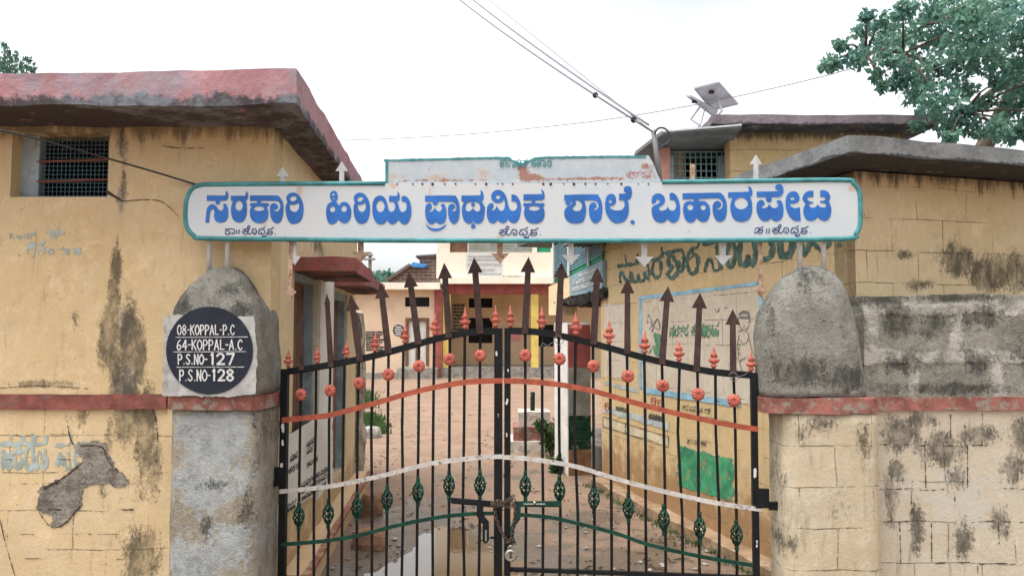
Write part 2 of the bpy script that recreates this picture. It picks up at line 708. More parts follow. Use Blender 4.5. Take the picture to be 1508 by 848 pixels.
def pxblob(pl, items):
    """stain spots given in picture pixels (x, y, rx, ry, strength) -> wall metres; wall position is measured as pos . u"""
    out = []
    base = pl.P0.dot(pl.u)
    for (x, y, rx, ry, st) in items:
        a, z = pl.loc(x, y)
        a1, _ = pl.loc(x + rx, y)
        _, z1 = pl.loc(x, y - ry)
        out.append((a + base, z, abs(a1 - a), abs(z1 - z), st))
    return out


def wall_mat(name, pl, base, alt, dark=(), grey=(), pale=(), brick=None, grime=0.5, top=None, foot=None,
             dark_col=(.045, .042, .036), grey_col=(.27, .255, .22), pale_col=(.47, .44, .37), bump=.6, tone=None):
    n = NT(name)
    a, z = n.sz(pl.u)
    big = n.noise(1.1, 4)
    mid = n.noise(6, 6, .65)
    fine = n.noise(38, 5, .7)
    streak = n.noise(5, 6, .7, n.scalev(3.0, 3.0, .45))
    col = n.mix(n.sm(big, .38, .64), base, alt)
    # small rubbed and bleached places
    col = n.mix(n.ma('MULTIPLY', n.sm(mid, .54, .72), .55), col, tuple(min(1, c * 1.18 + .05) for c in base))
    col = n.mix(n.ma('MULTIPLY', n.sm(fine, .58, .74), .45), col, tuple(c * .62 for c in base))
    lime = n.noise(15, 7, .72, n.scalev(1, 1, .7))
    col = n.mix(n.ma('MULTIPLY', n.sm(lime, .53, .66), .5), col, tuple(min(1, c * .75 + .20) for c in base))
    col = n.mix(n.ma('MULTIPLY', n.sm(lime, .46, .33), .28), col, tuple(c * .62 for c in alt))
    grit = n.noise(120, 4, .7)
    col = n.mix(n.ma('MULTIPLY', n.sm(grit, .56, .70), .35), col, tuple(c * .5 for c in base))
    hgt = n.ma('ADD', n.ma('ADD', n.ma('MULTIPLY', mid, .5), n.ma('MULTIPLY', fine, .35)), n.ma('MULTIPLY', n.ma('ADD', lime, grit), .25))
    if tone:
        col = n.mix(n.ma('MULTIPLY', n.sm(n.noise(.8, 5, .7), .46, .6), tone[1]), col, tone[0])
    if pale:
        m = n.ma('ADD', n.blobs(a, z, pxblob(pl, pale)), n.ma('MULTIPLY', n.ma('SUBTRACT', mid, .5), 2.2))
        col = n.mix(n.sm(m, .12, .32), col, pale_col)
    if grey:
        m = n.ma('ADD', n.blobs(a, z, pxblob(pl, grey)), n.ma('MULTIPLY', n.ma('SUBTRACT', mid, .5), 1.6))
        gm = n.ma('MULTIPLY', n.sm(n.ma('ADD', m, n.ma('MULTIPLY', n.ma('SUBTRACT', fine, .5), 1.2)), .0, .6), .8)
        col = n.mix(gm, col, n.mix(n.sm(fine, .4, .65), grey_col, tuple(c * .6 for c in grey_col)))
        hgt = n.ma('SUBTRACT', hgt, n.ma('MULTIPLY', gm, .5))
    if brick:
        wob = n.noise(2.5, 3)
        vec = n.comb(n.ma('ADD', a, n.ma('MULTIPLY', wob, .05)), n.ma('ADD', z, n.ma('MULTIPLY', n.noise(1.7, 3), .05)))
        b = n.new('ShaderNodeTexBrick')
        n.t.links.new(vec, b.inputs['Vector'])
        b.inputs['Scale'].default_value = 1.0
        b.inputs['Brick Width'].default_value = brick[0]
        b.inputs['Row Height'].default_value = brick[1]
        b.inputs['Mortar Size'].default_value = brick[2]
        b.inputs['Mortar Smooth'].default_value = .3
        b.offset = .5
        fac = b.outputs['Fac']
        gate = n.sm(n.noise(2.6, 6, .75), .44, .58)
        if len(brick) > 3:
            gate = n.ma('MULTIPLY', gate, n.sm(z, brick[3] + .15, brick[3] - .15))
        line = n.ma('MULTIPLY', fac, gate)
        col = n.mix(n.ma('MULTIPLY', line, n.sm(streak, .3, .6, .25, .9)), col, (.15, .12, .085))
        hgt = n.ma('SUBTRACT', hgt, n.ma('MULTIPLY', line, 2.2))
    # grime in vertical runs and speckles
    g = n.ma('MULTIPLY', n.sm(streak, .56, .74), grime)
    col = n.mix(g, col, (.16, .13, .09))
    speck = n.noise(70, 3, .6)
    col = n.mix(n.ma('MULTIPLY', n.ma('MULTIPLY', n.sm(speck, .66, .72), n.sm(mid, .45, .6)), .8), col, dark_col)
    if top:      # darker towards the top of the wall, broken up by streaks
        m = n.ma('ADD', n.sm(z, top[0], top[1]), n.ma('MULTIPLY', n.ma('SUBTRACT', streak, .5), 1.5))
        col = n.mix(n.ma('MULTIPLY', n.sm(m, .5, .95), top[2]), col, dark_col)
    if foot:     # splashed earth
        m = n.ma('ADD', n.sm(z, foot[1], foot[0]), n.ma('MULTIPLY', n.ma('SUBTRACT', mid, .5), 1.6))
        col = n.mix(n.ma('MULTIPLY', n.sm(m, .35, .9), foot[2]), col, (.30, .17, .085))
    if dark:
        col = n.mix(n.mould(n.blobs(a, z, pxblob(pl, dark)), 12, .6, .86), col, dark_col)
    n.bump(hgt, bump, .02)
    return n.done(col, .92, .15)


def plain(name, c, rough=.7, spec=.3, var=.25, scale=9, bumpv=.15, metal=0.0, dirt=None, dirt_lo=.56, bscale=40):
    n = NT(name)
    f = n.noise(scale, 5, .65)
    col = n.mix(n.sm(f, .35, .68), tuple(x * (1 - var) for x in c), tuple(min(1, x * (1 + var * .6)) for x in c))
    if dirt:
        col = n.mix(n.sm(n.noise(scale * 1.7, 6, .7), dirt_lo, dirt_lo + .14), col, dirt)
    if bumpv:
        n.bump(n.noise(bscale, 4, .6), bumpv, .006)
    return n.done(col, rough, spec, metal)


M = {}
RUST = (.20, .075, .03)
M['black_iron'] = plain('black painted iron', (.006, .008, .010), .5, .22, .4, 14, .2, dirt=(.07, .05, .035), dirt_lo=.66)
M['brown_iron'] = plain('brown red oxide iron', (.058, .034, .031), .7, .25, .35, 20, .25, dirt=(.03, .02, .02), dirt_lo=.6)
M['orange'] = plain('orange gate paint', (.33, .078, .042), .6, .35, .25, 18, .2, dirt=(.20, .05, .03), dirt_lo=.62)
M['red_paint'] = plain('coral red paint', (.47, .125, .09), .6, .3, .25, 25, .15, dirt=(.25, .06, .04), dirt_lo=.64)
M['white_band'] = plain('chipped white paint', (.48, .46, .43), .6, .3, .2, 20, .3, dirt=(.10, .09, .08), dirt_lo=.535)
M['green_iron'] = plain('dark green paint', (.004, .045, .03), .5, .25, .4, 18, .2, dirt=(.02, .03, .025), dirt_lo=.6)
M['white_pipe'] = plain('weathered white pipe', (.48, .50, .50), .55, .35, .15, 14, .15, dirt=(.28, .2, .13), dirt_lo=.63)
M['rust_pipe'] = plain('rusty pipe', (.42, .30, .22), .8, .2, .3, 22, .3, dirt=RUST, dirt_lo=.5)
M['steel'] = plain('worn steel', (.34, .32, .29), .4, .5, .3, 60, .2, metal=.7, dirt=(.12, .08, .05), dirt_lo=.58)
M['chain'] = plain('rusty chain', (.09, .065, .05), .6, .4, .4, 60, .2, metal=.4)
M['dark_fill'] = plain('painted interior shade', (.02, .02, .022), .9, .1, .2, 4, 0)  # near-black fill for openings, stands in for the unlit rooms behind
M['cable'] = plain('dark cable', (.03, .03, .035), .6, .3, .1, 4, 0)
M['cable_grey'] = plain('grey cable', (.16, .16, .17), .6, .3, .1, 4, 0)
M['blue_letter'] = plain('blue sign paint', (.018, .125, .43), .5, .35, .18, 7, .05)
M['navy'] = plain('navy brush paint', (.018, .045, .16), .6, .3, .2, 30, 0)
M['teal'] = plain('teal border paint', (.05, .23, .245), .55, .35, .3, 9, .2, dirt=(.05, .06, .05), dirt_lo=.64)
M['chalk'] = plain('white brush paint', (.55, .56, .55), .7, .2, .08, 30, 0)
M['disc'] = plain('blue black paint', (.012, .017, .03), .6, .3, .25, 12, .1)
M['faded_green'] = plain('faded green paint', (.10, .17, .145), .85, .15, .45, 14, .1)
M['faded_blue'] = plain('faded blue paint', (.36, .43, .41), .9, .1, .25, 10, .1)
M['mural_blue'] = plain('light blue paint', (.27, .47, .58), .85, .15, .25, 8, .1, dirt=(.45, .40, .30), dirt_lo=.6)
M['mural_green'] = plain('green board paint', (.055, .30, .15), .8, .2, .4, 7, .3, dirt=(.25, .27, .14), dirt_lo=.52)
M['ink'] = plain('grey black ink', (.07, .075, .07), .85, .1, .2, 20, 0)
M['ink_red'] = plain('red ink', (.40, .09, .07), .85, .1, .2, 20, 0)
M['maroon'] = plain('maroon paint', (.30, .085, .075), .8, .2, .25, 3, .1)
M['column'] = plain('yellow column paint', (.66, .50, .14), .8, .2, .15, 3, .05)
M['cream'] = plain('cream wall paint', (.78, .72, .60), .85, .15, .08, 1.2, .05)
M['cream2'] = plain('beige wall paint', (.62, .45, .28), .85, .15, .12, 1.0, .05)
M['cream3'] = plain('pink beige wall paint', (.66, .50, .36), .85, .15, .12, 1.0, .05)
M['whitewash'] = plain('whitewash', (.72, .71, .67), .9, .1, .1, 2, .1, dirt=(.40, .33, .25), dirt_lo=.6)
M['brownwood'] = plain('brown door wood', (.17, .085, .05), .7, .25, .25, 6, .1)
M['doorwhite'] = plain('pale door panel', (.62, .60, .55), .7, .2, .1, 3, .05)
M['greywood'] = plain('grey blue door paint', (.30, .38, .42), .7, .25, .3, 5, .2, dirt=(.10, .09, .08), dirt_lo=.58)
M['stone'] = plain('grey stone', (.27, .25, .22), .9, .15, .35, 5, .5, dirt=(.12, .11, .09), dirt_lo=.58, bscale=25)
M['greenframe'] = plain('green window frame', (.02, .28, .15), .6, .3, .25, 6, .1)
M['glass'] = plain('dirty glass', (.50, .47, .36), .35, .4, .15, 2, 0)
M['bluewire'] = plain('blue grey wire', (.10, .18, .22), .6, .3, .2, 6, 0)
M['tarp'] = plain('blue tarpaulin', (.05, .25, .60), .5, .4, .2, 4, .2)
M['thatch'] = plain('weathered tiles', (.16, .13, .12), .9, .1, .4, 9, .4)
M['panel_back'] = plain('solar panel back', (.58, .66, .70), .5, .4, .1, 6, 0)
M['panel_cell'] = plain('solar cells', (.02, .04, .10), .2, .5, .1, 6, 0)
M['alu'] = plain('pale metal', (.52, .55, .57), .4, .5, .1, 8, 0, metal=.3)
M['pink'] = plain('pink jamb plaster', (.62, .33, .27), .9, .1, .15, 6, .1)
M['notice'] = plain('pink paper notice', (.72, .30, .28), .8, .1, .1, 5, 0)
M['wood_twig'] = plain('dry twig', (.10, .07, .045), .9, .1, .3, 30, 0)

# cement slabs and pillars
def cement(name, c, pl, dark=(), pale=(), alg=.45, extra=None, blocks=None):
    n = NT(name)
    a, z = n.sz(pl.u)
    mid, fine = n.noise(5, 6, .68), n.noise(34, 6, .72)
    col = n.mix(n.sm(mid, .36, .66), tuple(x * .78 for x in c), tuple(min(1, x * 1.15) for x in c))
    col = n.mix(n.ma('MULTIPLY', n.sm(fine, .52, .68), .75), col, tuple(x * .4 for x in c))
    col = n.mix(n.ma('MULTIPLY', n.sm(n.noise(60, 5, .75), .55, .66), .55), col, tuple(x * .38 for x in c))
    col = n.mix(n.ma('MULTIPLY', n.sm(n.noise(21, 6, .75), .55, .66), .45), col, tuple(min(1, x * 1.5) for x in c))
    if blocks:
        b = n.new('ShaderNodeTexBrick')
        wob = n.noise(4, 5, .7)
        n.t.links.new(n.comb(n.ma('ADD', a, n.ma('MULTIPLY', wob, .16)), n.ma('ADD', z, n.ma('MULTIPLY', n.noise(3.3, 5, .7), .12))), b.inputs['Vector'])
        b.inputs['Scale'].default_value = 1
        b.inputs['Brick Width'].default_value, b.inputs['Row Height'].default_value = blocks[:2]
        b.inputs['Mortar Size'].default_value, b.inputs['Mortar Smooth'].default_value = blocks[2], .6
        col = n.mix(n.ma('MULTIPLY', b.outputs['Fac'], n.sm(n.noise(6, 5, .7), .36, .58)), col, (.50, .48, .42))
        bf = b.outputs['Fac']
    if extra:    # left-over paint, thickest where the mask says
        m = n.ma('ADD', n.blobs(a, z, pxblob(pl, extra[1])), n.ma('ADD', n.ma('MULTIPLY', n.ma('SUBTRACT', n.noise(9, 7, .75), .5), 2.2), n.ma('MULTIPLY', n.ma('SUBTRACT', fine, .5), 1.0)))
        col = n.mix(n.sm(m, .12, .26), col, n.mix(n.sm(n.noise(14, 6, .7), .4, .62), extra[0], tuple(x * .78 for x in extra[0])))
    if pale:
        m = n.ma('ADD', n.blobs(a, z, pxblob(pl, pale)), n.ma('MULTIPLY', n.ma('SUBTRACT', mid, .5), 2.2))
        col = n.mix(n.sm(m, .1, .3), col, (.60, .60, .57))
    m = n.ma('MULTIPLY', n.sm(n.noise(9, 7, .75), .54, .66), alg)
    col = n.mix(m, col, (.05, .05, .043))
    if dark:
        col = n.mix(n.mould(n.blobs(a, z, pxblob(pl, dark)), 14, .9, .88), col, (.05, .052, .046))
    hh = n.ma('ADD', n.ma('MULTIPLY', mid, .6), n.ma('ADD', n.ma('MULTIPLY', fine, .6), n.ma('MULTIPLY', n.noise(95, 4, .7), .4)))
    if blocks:
        hh = n.ma('ADD', hh, n.ma('MULTIPLY', bf, .5))
    n.bump(hh, 1.0, .035)
    return n.done(col, .93, .15)


Y1, Y2 = (.64, .50, .295), (.59, .445, .25)
M['left_front'] = wall_mat('ochre plaster front', LF, Y1, Y2,
    dark=[(172, 395, 12, 55, 1.3), (168, 440, 14, 60, 1.2), (160, 500, 20, 70, 1.3), (190, 500, 18, 90, 1.3), (205, 520, 16, 80, 1.3), (190, 600, 30, 80, 1.3), (168, 545, 16, 60, 1.1),
          (215, 640, 24, 110, 1.25), (228, 690, 14, 70, .9), (205, 820, 45, 70, 1.0), (160, 640, 10, 50, .8), (120, 610, 22, 30, .6), (150, 720, 12, 40, .7), (182, 260, 8, 60, .8), (180, 200, 7, 40, .9),
          (60, 565, 70, 8, 1.0), (110, 470, 9, 30, .45), (172, 430, 5, 90, .9)],
    grey=[(185, 560, 24, 50, .9), (178, 300, 9, 40, .6), (180, 210, 10, 40, .7), (185, 480, 18, 50, .7)],
    brick=(.42, .235, .004, 1.38), grime=.35, top=(2.85, 3.2, .75), tone=((.56, .46, .31), .5), dark_col=(.07, .062, .045))
M['left_side'] = wall_mat('ochre plaster side', LS, (.74, .60, .38), (.70, .55, .33), grime=.35, foot=(.0, .8, .6),
    dark=[(395, 480, 6, 60, .7), (470, 365, 15, 20, .8)])
M['right_side'] = wall_mat('ochre block wall with murals', RS, (.62, .47, .26), (.59, .44, .23), brick=(.42, .215, .0038), grime=.25, foot=(.0, 1.15, .85), top=(2.6, 3.0, .8),
    tone=((.52, .42, .28), .4))
M['right_front'] = wall_mat('ochre block wall under the slab', RF, (.64, .51, .32), (.59, .46, .27), brick=(.42, .215, .0036), grime=.5, top=(2.55, 2.95, .85),
    dark=[(1410, 385, 40, 35, 1.1), (1460, 400, 50, 40, 1.2), (1330, 375, 30, 14, .8), (1500, 400, 40, 40, 1.1), (1360, 420, 30, 12, .9)])
M['compound'] = wall_mat('ochre block compound wall', CW, (.50, .445, .34), (.44, .385, .285), brick=(.40, .235, .004), grime=.6,
    dark=[(1330, 640, 45, 45, 1.0), (1390, 660, 50, 40, 1.1), (1490, 690, 30, 40, .9), (1320, 690, 20, 25, .9), (1410, 700, 25, 30, .8), (1475, 770, 20, 40, .9), (1350, 770, 16, 50, .9), (1440, 640, 60, 24, 1.0), (1310, 740, 14, 60, .7), (1420, 800, 22, 40, .7), (1500, 640, 30, 40, .9), (1350, 620, 60, 14, .9)],
    pale=[(1400, 740, 110, 70, .3), (1340, 720, 40, 40, .3)], tone=((.50, .44, .35), .7))
M['compound_top'] = cement('old cement render', (.30, .295, .25), CW, blocks=(.50, .285, .05),
    dark=[(1320, 470, 30, 40, 1.0), (1370, 480, 35, 30, .9), (1450, 465, 50, 28, .9), (1330, 535, 45, 25, .9), (1440, 530, 40, 30, .8), (1400, 572, 130, 14, 1.0), (1500, 520, 30, 30, .7), (1300, 445, 40, 20, 1.0), (1400, 438, 130, 9, 1.0)], alg=.45)
M['left_shaft'] = cement('peeling white pillar', (.40, .36, .28), LP, alg=.35, pale=(),
    extra=((.45, .48, .48), [(310, 650, 70, 70, .9), (300, 720, 70, 60, .6), (330, 800, 60, 50, .6), (270, 830, 40, 60, .7), (350, 690, 30, 60, .4)]),
    dark=[(300, 780, 14, 30, .8), (370, 640, 18, 80, .4), (360, 740, 20, 60, .5), (320, 715, 40, 12, .6)])
M['left_cap'] = cement('mossy cement cap', (.28, .27, .235), LP, alg=.4,
    dark=[(265, 450, 25, 30, 1.0), (335, 425, 30, 22, .9), (350, 460, 25, 30, .7), (392, 520, 12, 70, .9), (300, 470, 60, 18, .6)])
M['right_shaft'] = wall_mat('ochre block pillar', RP, (.50, .435, .32), (.47, .395, .275), brick=(.42, .235, .004), grime=.45,
    dark=[(1165, 800, 16, 30, .8), (1150, 700, 14, 130, .55), (1215, 625, 40, 24, .7), (1270, 660, 16, 60, .5), (1240, 740, 20, 40, .4), (1180, 640, 14, 40, .5)])
M['right_cap'] = cement('stained cement cap', (.30, .295, .26), RP, alg=.28,
    dark=[(1190, 410, 35, 26, .75), (1185, 550, 45, 34, 1.1), (1250, 555, 45, 30, 1.15), (1225, 560, 70, 22, .9), (1145, 540, 16, 50, .7), (1140, 470, 10, 40, .5)])
M['band'] = plain('faded red band', (.25, .09, .075), .85, .15, .35, 8, .5, dirt=(.14, .10, .085), dirt_lo=.50)
M['band2'] = plain('worn band of red over cement', (.26, .105, .085), .85, .15, .35, 8, .5, dirt=(.25, .22, .18), dirt_lo=.49)


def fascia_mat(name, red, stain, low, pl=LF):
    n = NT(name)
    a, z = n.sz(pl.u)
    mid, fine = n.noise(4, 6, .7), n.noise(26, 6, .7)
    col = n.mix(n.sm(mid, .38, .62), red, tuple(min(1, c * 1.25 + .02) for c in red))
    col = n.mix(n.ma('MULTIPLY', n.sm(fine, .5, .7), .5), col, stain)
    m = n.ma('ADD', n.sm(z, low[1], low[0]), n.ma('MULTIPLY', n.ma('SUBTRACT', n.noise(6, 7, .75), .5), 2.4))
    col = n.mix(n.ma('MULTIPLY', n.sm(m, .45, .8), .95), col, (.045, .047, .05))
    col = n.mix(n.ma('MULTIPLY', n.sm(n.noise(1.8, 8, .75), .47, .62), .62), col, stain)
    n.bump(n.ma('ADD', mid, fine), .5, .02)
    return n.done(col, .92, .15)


M['left_roof'] = fascia_mat('red slab edge', (.35, .18, .195), (.25, .28, .325), (3.12, 3.27))  # second colour: weathering stain, with bluish glare painted into its blue-grey
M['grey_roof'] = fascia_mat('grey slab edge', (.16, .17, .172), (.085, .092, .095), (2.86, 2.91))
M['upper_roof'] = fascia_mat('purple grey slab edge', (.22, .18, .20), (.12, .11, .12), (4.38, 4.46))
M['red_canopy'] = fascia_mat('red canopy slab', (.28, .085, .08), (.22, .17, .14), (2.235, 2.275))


def soil():
    n = NT('muddy yard soil')
    big, mid, fine = n.noise(.55, 4), n.noise(2.6, 7, .68), n.noise(22, 7, .72)
    col = n.mix(n.sm(mid, .34, .66), (.185, .122, .082), (.25, .17, .118))
    col = n.mix(n.ma('MULTIPLY', n.sm(fine, .52, .7), .5), col, (.16, .105, .072))
    col = n.mix(n.ma('MULTIPLY', n.sm(n.noise(60, 3), .66, .72), .6), col, (.09, .06, .04))
    x = n.new('ShaderNodeSeparateXYZ')
    n.t.links.new(n.pos, x.inputs[0])
    # wet ground round the puddle
    w = n.blobs(x.outputs[0], x.outputs[1], [(-.35, 5.9, 1.6, 1.9, 1.0), (.4, 5.5, 1.7, 1.5, .95), (-.9, 7.4, .9, 1.6, .6), (.6, 7.2, .9, 1.2, .55), (-.2, 9.5, 1.2, 1.2, .35), (1.2, 6.3, .6, 1.2, .5)])
    wet = n.sm(n.ma('ADD', w, n.ma('MULTIPLY', n.ma('SUBTRACT', mid, .5), 2.0)), .05, .5)
    col = n.mix(n.ma('MULTIPLY', wet, .85), col, (.085, .068, .05))
    n.bump(n.ma('ADD', n.ma('MULTIPLY', mid, .7), n.ma('MULTIPLY', fine, .45)), .6, .035)
    rough = n.ma('SUBTRACT', n.sm(wet, .2, 1.0, .95, .40), n.ma('MULTIPLY', wet, n.sm(n.noise(5, 5), .45, .62, 0, .25)))
    return n.done(col, rough, .4)


M['soil'] = soil()


def water():
    n = NT('muddy puddle water')
    n.bump(n.noise(14, 2), .03, .01)
    return n.done((.12, .085, .05), .02, .55)


M['water'] = water()


def leaf_mat(name, a, b, sc=2.5):
    n = NT(name)
    col = n.mix(n.sm(n.noise(sc, 3), .4, .62), a, b)
    col = n.mix(n.ma('MULTIPLY', n.sm(n.noise(19, 2), .5, .62), .6), col, tuple(c * 1.6 for c in b))
    n.put(n.bsdf.inputs['Base Color'], col)
    n.bsdf.inputs['Roughness'].default_value = .5
    n.bsdf.inputs['Specular IOR Level'].default_value = .35
    tr = n.new('ShaderNodeBsdfTranslucent')
    n.t.links.new(col, tr.inputs['Color'])
    mx = n.new('ShaderNodeMixShader')
    mx.inputs[0].default_value = .45
    out = n.t.nodes['Material Output']
    n.t.links.new(n.bsdf.outputs[0], mx.inputs[1])
    n.t.links.new(tr.outputs[0], mx.inputs[2])
    n.t.links.new(mx.outputs[0], out.inputs['Surface'])
    return n.m


M['leaf'] = leaf_mat('tree leaves', (.07, .18, .155), (.13, .255, .185))  # leaf colours lightened and blued to carry the pale haze over the crown
M['leaf2'] = leaf_mat('pale tree leaves', (.05, .12, .09), (.08, .17, .12))
M['leaf3'] = leaf_mat('weed leaves', (.03, .07, .018), (.065, .12, .035))
M['bark'] = plain('grey brown bark', (.13, .10, .075), .9, .1, .35, 12, .5)


def brickwork():
    n = NT('old brickwork')
    a, z = n.sz(Vector((1, 0, 0)))
    b = n.new('ShaderNodeTexBrick')
    n.t.links.new(n.comb(a, z), b.inputs['Vector'])
    b.inputs['Scale'].default_value = 1
    b.inputs['Brick Width'].default_value = .45
    b.inputs['Row Height'].default_value = .16
    b.inputs['Mortar Size'].default_value = .02
    b.inputs['Color1'].default_value = (.24, .14, .11, 1)
    b.inputs['Color2'].default_value = (.18, .12, .10, 1)
    b.inputs['Mortar'].default_value = (.34, .30, .26, 1)
    return n.done(b.outputs['Color'], .9, .1)


M['brick'] = brickwork()


def sign_mat():
    n = NT('white enamel sign sheet')
    a, z = n.sz(SP.u)
    mid = n.noise(7, 6, .7)
    col = n.mix(n.sm(n.noise(1.4, 3), .4, .6), (.45, .51, .55), (.50, .53, .545))
    rust = [(448, 282, 8, 26, .6), (585, 275, 12, 12, .7), (637, 300, 2.5, 60, .5), (397, 328, 10, 12, .5), (1245, 282, 9, 9, 1.0), (738, 352, 8, 6, .9), (1010, 344, 6, 5, .5)]
    m = n.ma('ADD', n.blobs(a, z, pxblob(SP, rust)), n.ma('MULTIPLY', n.ma('SUBTRACT', mid, .5), 1.6))
    col = n.mix(n.ma('MULTIPLY', n.sm(m, .12, .5), .6), col, (.45, .27, .15))
    sp = n.voro(26)
    col = n.mix(n.ma('MULTIPLY', n.sm(sp, .085, .06), n.sm(n.noise(3.1, 2), .54, .6)), col, (.07, .045, .03))
    n.bump(n.noise(3, 3), .08, .02)
    return n.done(col, .38, .45)


def header_mat():
    n = NT('rusting blue grey sheet')
    a, z = n.sz(SP.u)
    mid, fine = n.noise(9, 6, .72), n.noise(30, 5, .7)
    col = n.mix(n.sm(mid, .36, .66), (.36, .43, .48), (.44, .48, .50))
    pale = [(600, 264, 40, 8, .3), (650, 266, 60, 8, .3), (715, 262, 25, 12, .35), (835, 267, 50, 6, .35), (575, 250, 8, 14, .2)]
    m = n.ma('ADD', n.blobs(a, z, pxblob(SP, pale)), n.ma('MULTIPLY', n.ma('SUBTRACT', mid, .5), 2.2))
    col = n.mix(n.sm(m, .1, .5), col, (.42, .32, .25))
    rust = [(772, 258, 12, 16, 1.1), (785, 266, 26, 8, 1.0), (950, 250, 20, 12, .45), (635, 255, 5, 8, .3), (860, 268, 90, 4, .6), (660, 270, 90, 3, .5)]
    m = n.ma('ADD', n.blobs(a, z, pxblob(SP, rust)), n.ma('MULTIPLY', n.ma('SUBTRACT', fine, .5), 2.0))
    col = n.mix(n.ma('MULTIPLY', n.sm(m, .1, .5), .85), col, (.26, .10, .055))
    sp = n.voro(34)
    col = n.mix(n.ma('MULTIPLY', n.sm(sp, .11, .07), n.sm(n.noise(4, 2), .50, .58)), col, (.11, .05, .035))
    n.bump(mid, .12, .01)
    return n.done(col, .5, .4)


M['sign'] = sign_mat()
M['header'] = header_mat()

# ------------------------------------------------------------------ ground, puddle
def gz(x, y):
    z = .2 * min(max((y - 8) / 19, 0), 1)
    near = 1 if y < 30 else 0
    z += near * (.022 * mnoise.noise(Vector((x * .9, y * .9, 0))) + .016 * mnoise.noise(Vector((x * 3.1, y * 3.1, 4))) + .008 * mnoise.noise(Vector((x * 8.3, y * 8.3, 7))))
    for (cx, cy, rx, ry, dp) in ((-.30, 5.95, .62, .85, .075), (-.62, 6.9, .35, .5, .045), (.12, 5.2, .5, .35, .06), (-1.0, 5.6, .3, .5, .04)):
        d = ((x - cx) / rx) ** 2 + ((y - cy) / ry) ** 2
        z -= dp * math.exp(-d * 1.1)
    return z


def lin(a, b, n):
    return [a + (b - a) * i / n for i in range(n)]


gx = lin(-400, -40, 4) + lin(-40, -5, 8) + lin(-5, -2.5, 10) + lin(-2.5, 2.8, 110) + lin(2.8, 8, 12) + lin(8, 40, 8) + lin(40, 400, 4) + [400]
gy = lin(-200, -4, 4) + lin(-4, 4, 8) + lin(4, 9, 110) + lin(9, 14, 50) + lin(14, 32, 36) + lin(32, 60, 8) + lin(60, 600, 6) + [600]
mb = MB()
vs = [(x, y, gz(x, y)) for y in gy for x in gx]
nx = len(gx)
mb.add(vs, [(j * nx + i, j * nx + i + 1, (j + 1) * nx + i + 1, (j + 1) * nx + i) for j in range(len(gy) - 1) for i in range(nx - 1)])
struct(mb.build('ground', M['soil'], None, True))
mb = MB()
mb.add([(-1.42, 4.7, -.036), (.75, 4.7, -.036), (.75, 7.6, -.036), (-1.42, 7.6, -.036)], [(0, 1, 2, 3)])
struct(mb.build('puddle_water', M['water']))

# ------------------------------------------------------------------ building on the left
lb = thing('school_building', (-1.547, 4.78, 0), 'ochre plastered building with a red edged roof slab, left of the gate', 'building', 'ochre school buildings')
wx = [LF.loc(17, 236)[0], LF.loc(160, 236)[0]]
wz = [LF.loc(90, 290)[1], 3.10]
mb = MB()
mb.wall(LF, -7, -1.547, -.1, 3.165, .2, [(wx[0], wx[1], wz[0], wz[1])])
front = mb.build('front_wall', M['left_front'], lb)
mb = MB()
d1 = (LS.loc(432, 500)[0], LS.loc(466, 500)[0])
d2 = (LS.loc(487, 500)[0], LS.loc(511, 500)[0])
mb.wall(LS, .03, 4.2, -.1, 3.165, .2, [(d1[0], d1[1], .62, 2.28), (d2[0], d2[1], .35, 2.22)])
mb.build('side_wall', M['left_side'], lb)
mb = MB()
mb.wall(Plane(-1.9, 9.1, -1, -.0), 0, 5.1, -.1, 3.165, .2)
mb.wall(Plane(-7, 4.98, 0, 1), 0, 4.1, -.1, 3.165, .2)
mb.build('rear_wall', M['cream2'], lb)
# roof slab
e = LS.u
c0, c1 = Vector((-7.4, 4.30, 0)), Vector((-1.262, 4.30, 0))
c2 = c1 + e * 4.9
c3 = Vector((-7.4, c2.y, 0))
mb = MB()
zt = [3.25, 3.345, 3.33, 3.25]
mb.plate([(p.x, p.y, z) for p, z in zip((c0, c1, c2, c3), zt)][::1], (0, 0, 0))
mb = MB()
mb.add([(c0.x, c0.y, 3.135), (c1.x, c1.y, 3.13), (c2.x, c2.y, 3.16), (c3.x, c3.y, 3.16)] + [(p.x, p.y, z) for p, z in zip((c0, c1, c2, c3), zt)],
       [(0, 3, 2, 1), (4, 5, 6, 7), (0, 1, 5, 4), (1, 2, 6, 5), (2, 3, 7, 6), (3, 0, 4, 7)])
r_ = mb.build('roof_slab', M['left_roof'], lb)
roughen(r_, .14, .013, 2.6, 10)
# barred window
win = MB()
win.pbox(LF, wx[0], wx[0] + .115, wz[0], wz[1], -.17, -.10)
win.pbox(LF, wx[1] - .02, wx[1] - .002, wz[0], wz[1], -.17, -.10)
win.pbox(LF, wx[0] + .115, wx[1] - .02, wz[0] + .002, wz[0] + .02, -.17, -.10)
wo_ = win.build('window', M['greywood'], lb)
mb = MB()
for k in range(1, 18):
    x = wx[0] + .115 + (wx[1] - wx[0] - .13) * k / 18
    mb.tube([LF.w(x, wz[0], -.12), LF.w(x, wz[1], -.12)], .0022, 5)
for k in range(1, 15):
    z = wz[0] + (wz[1] - wz[0]) * k / 15
    mb.tube([LF.w(wx[0] + .1, z, -.118), LF.w(wx[1], z, -.118)], .0022, 5)
mb.build('wire_mesh', M['bluewire'], wo_)
mb = MB()
for y in (232, 262):
    z = LF.loc(90, y)[1]
    mb.tube([LF.w(wx[0] + .1, z - .004, -.105), LF.w(wx[1] - .005, z + .012, -.105)], .008, 7)
mb.build('bar', M['band'], wo_)
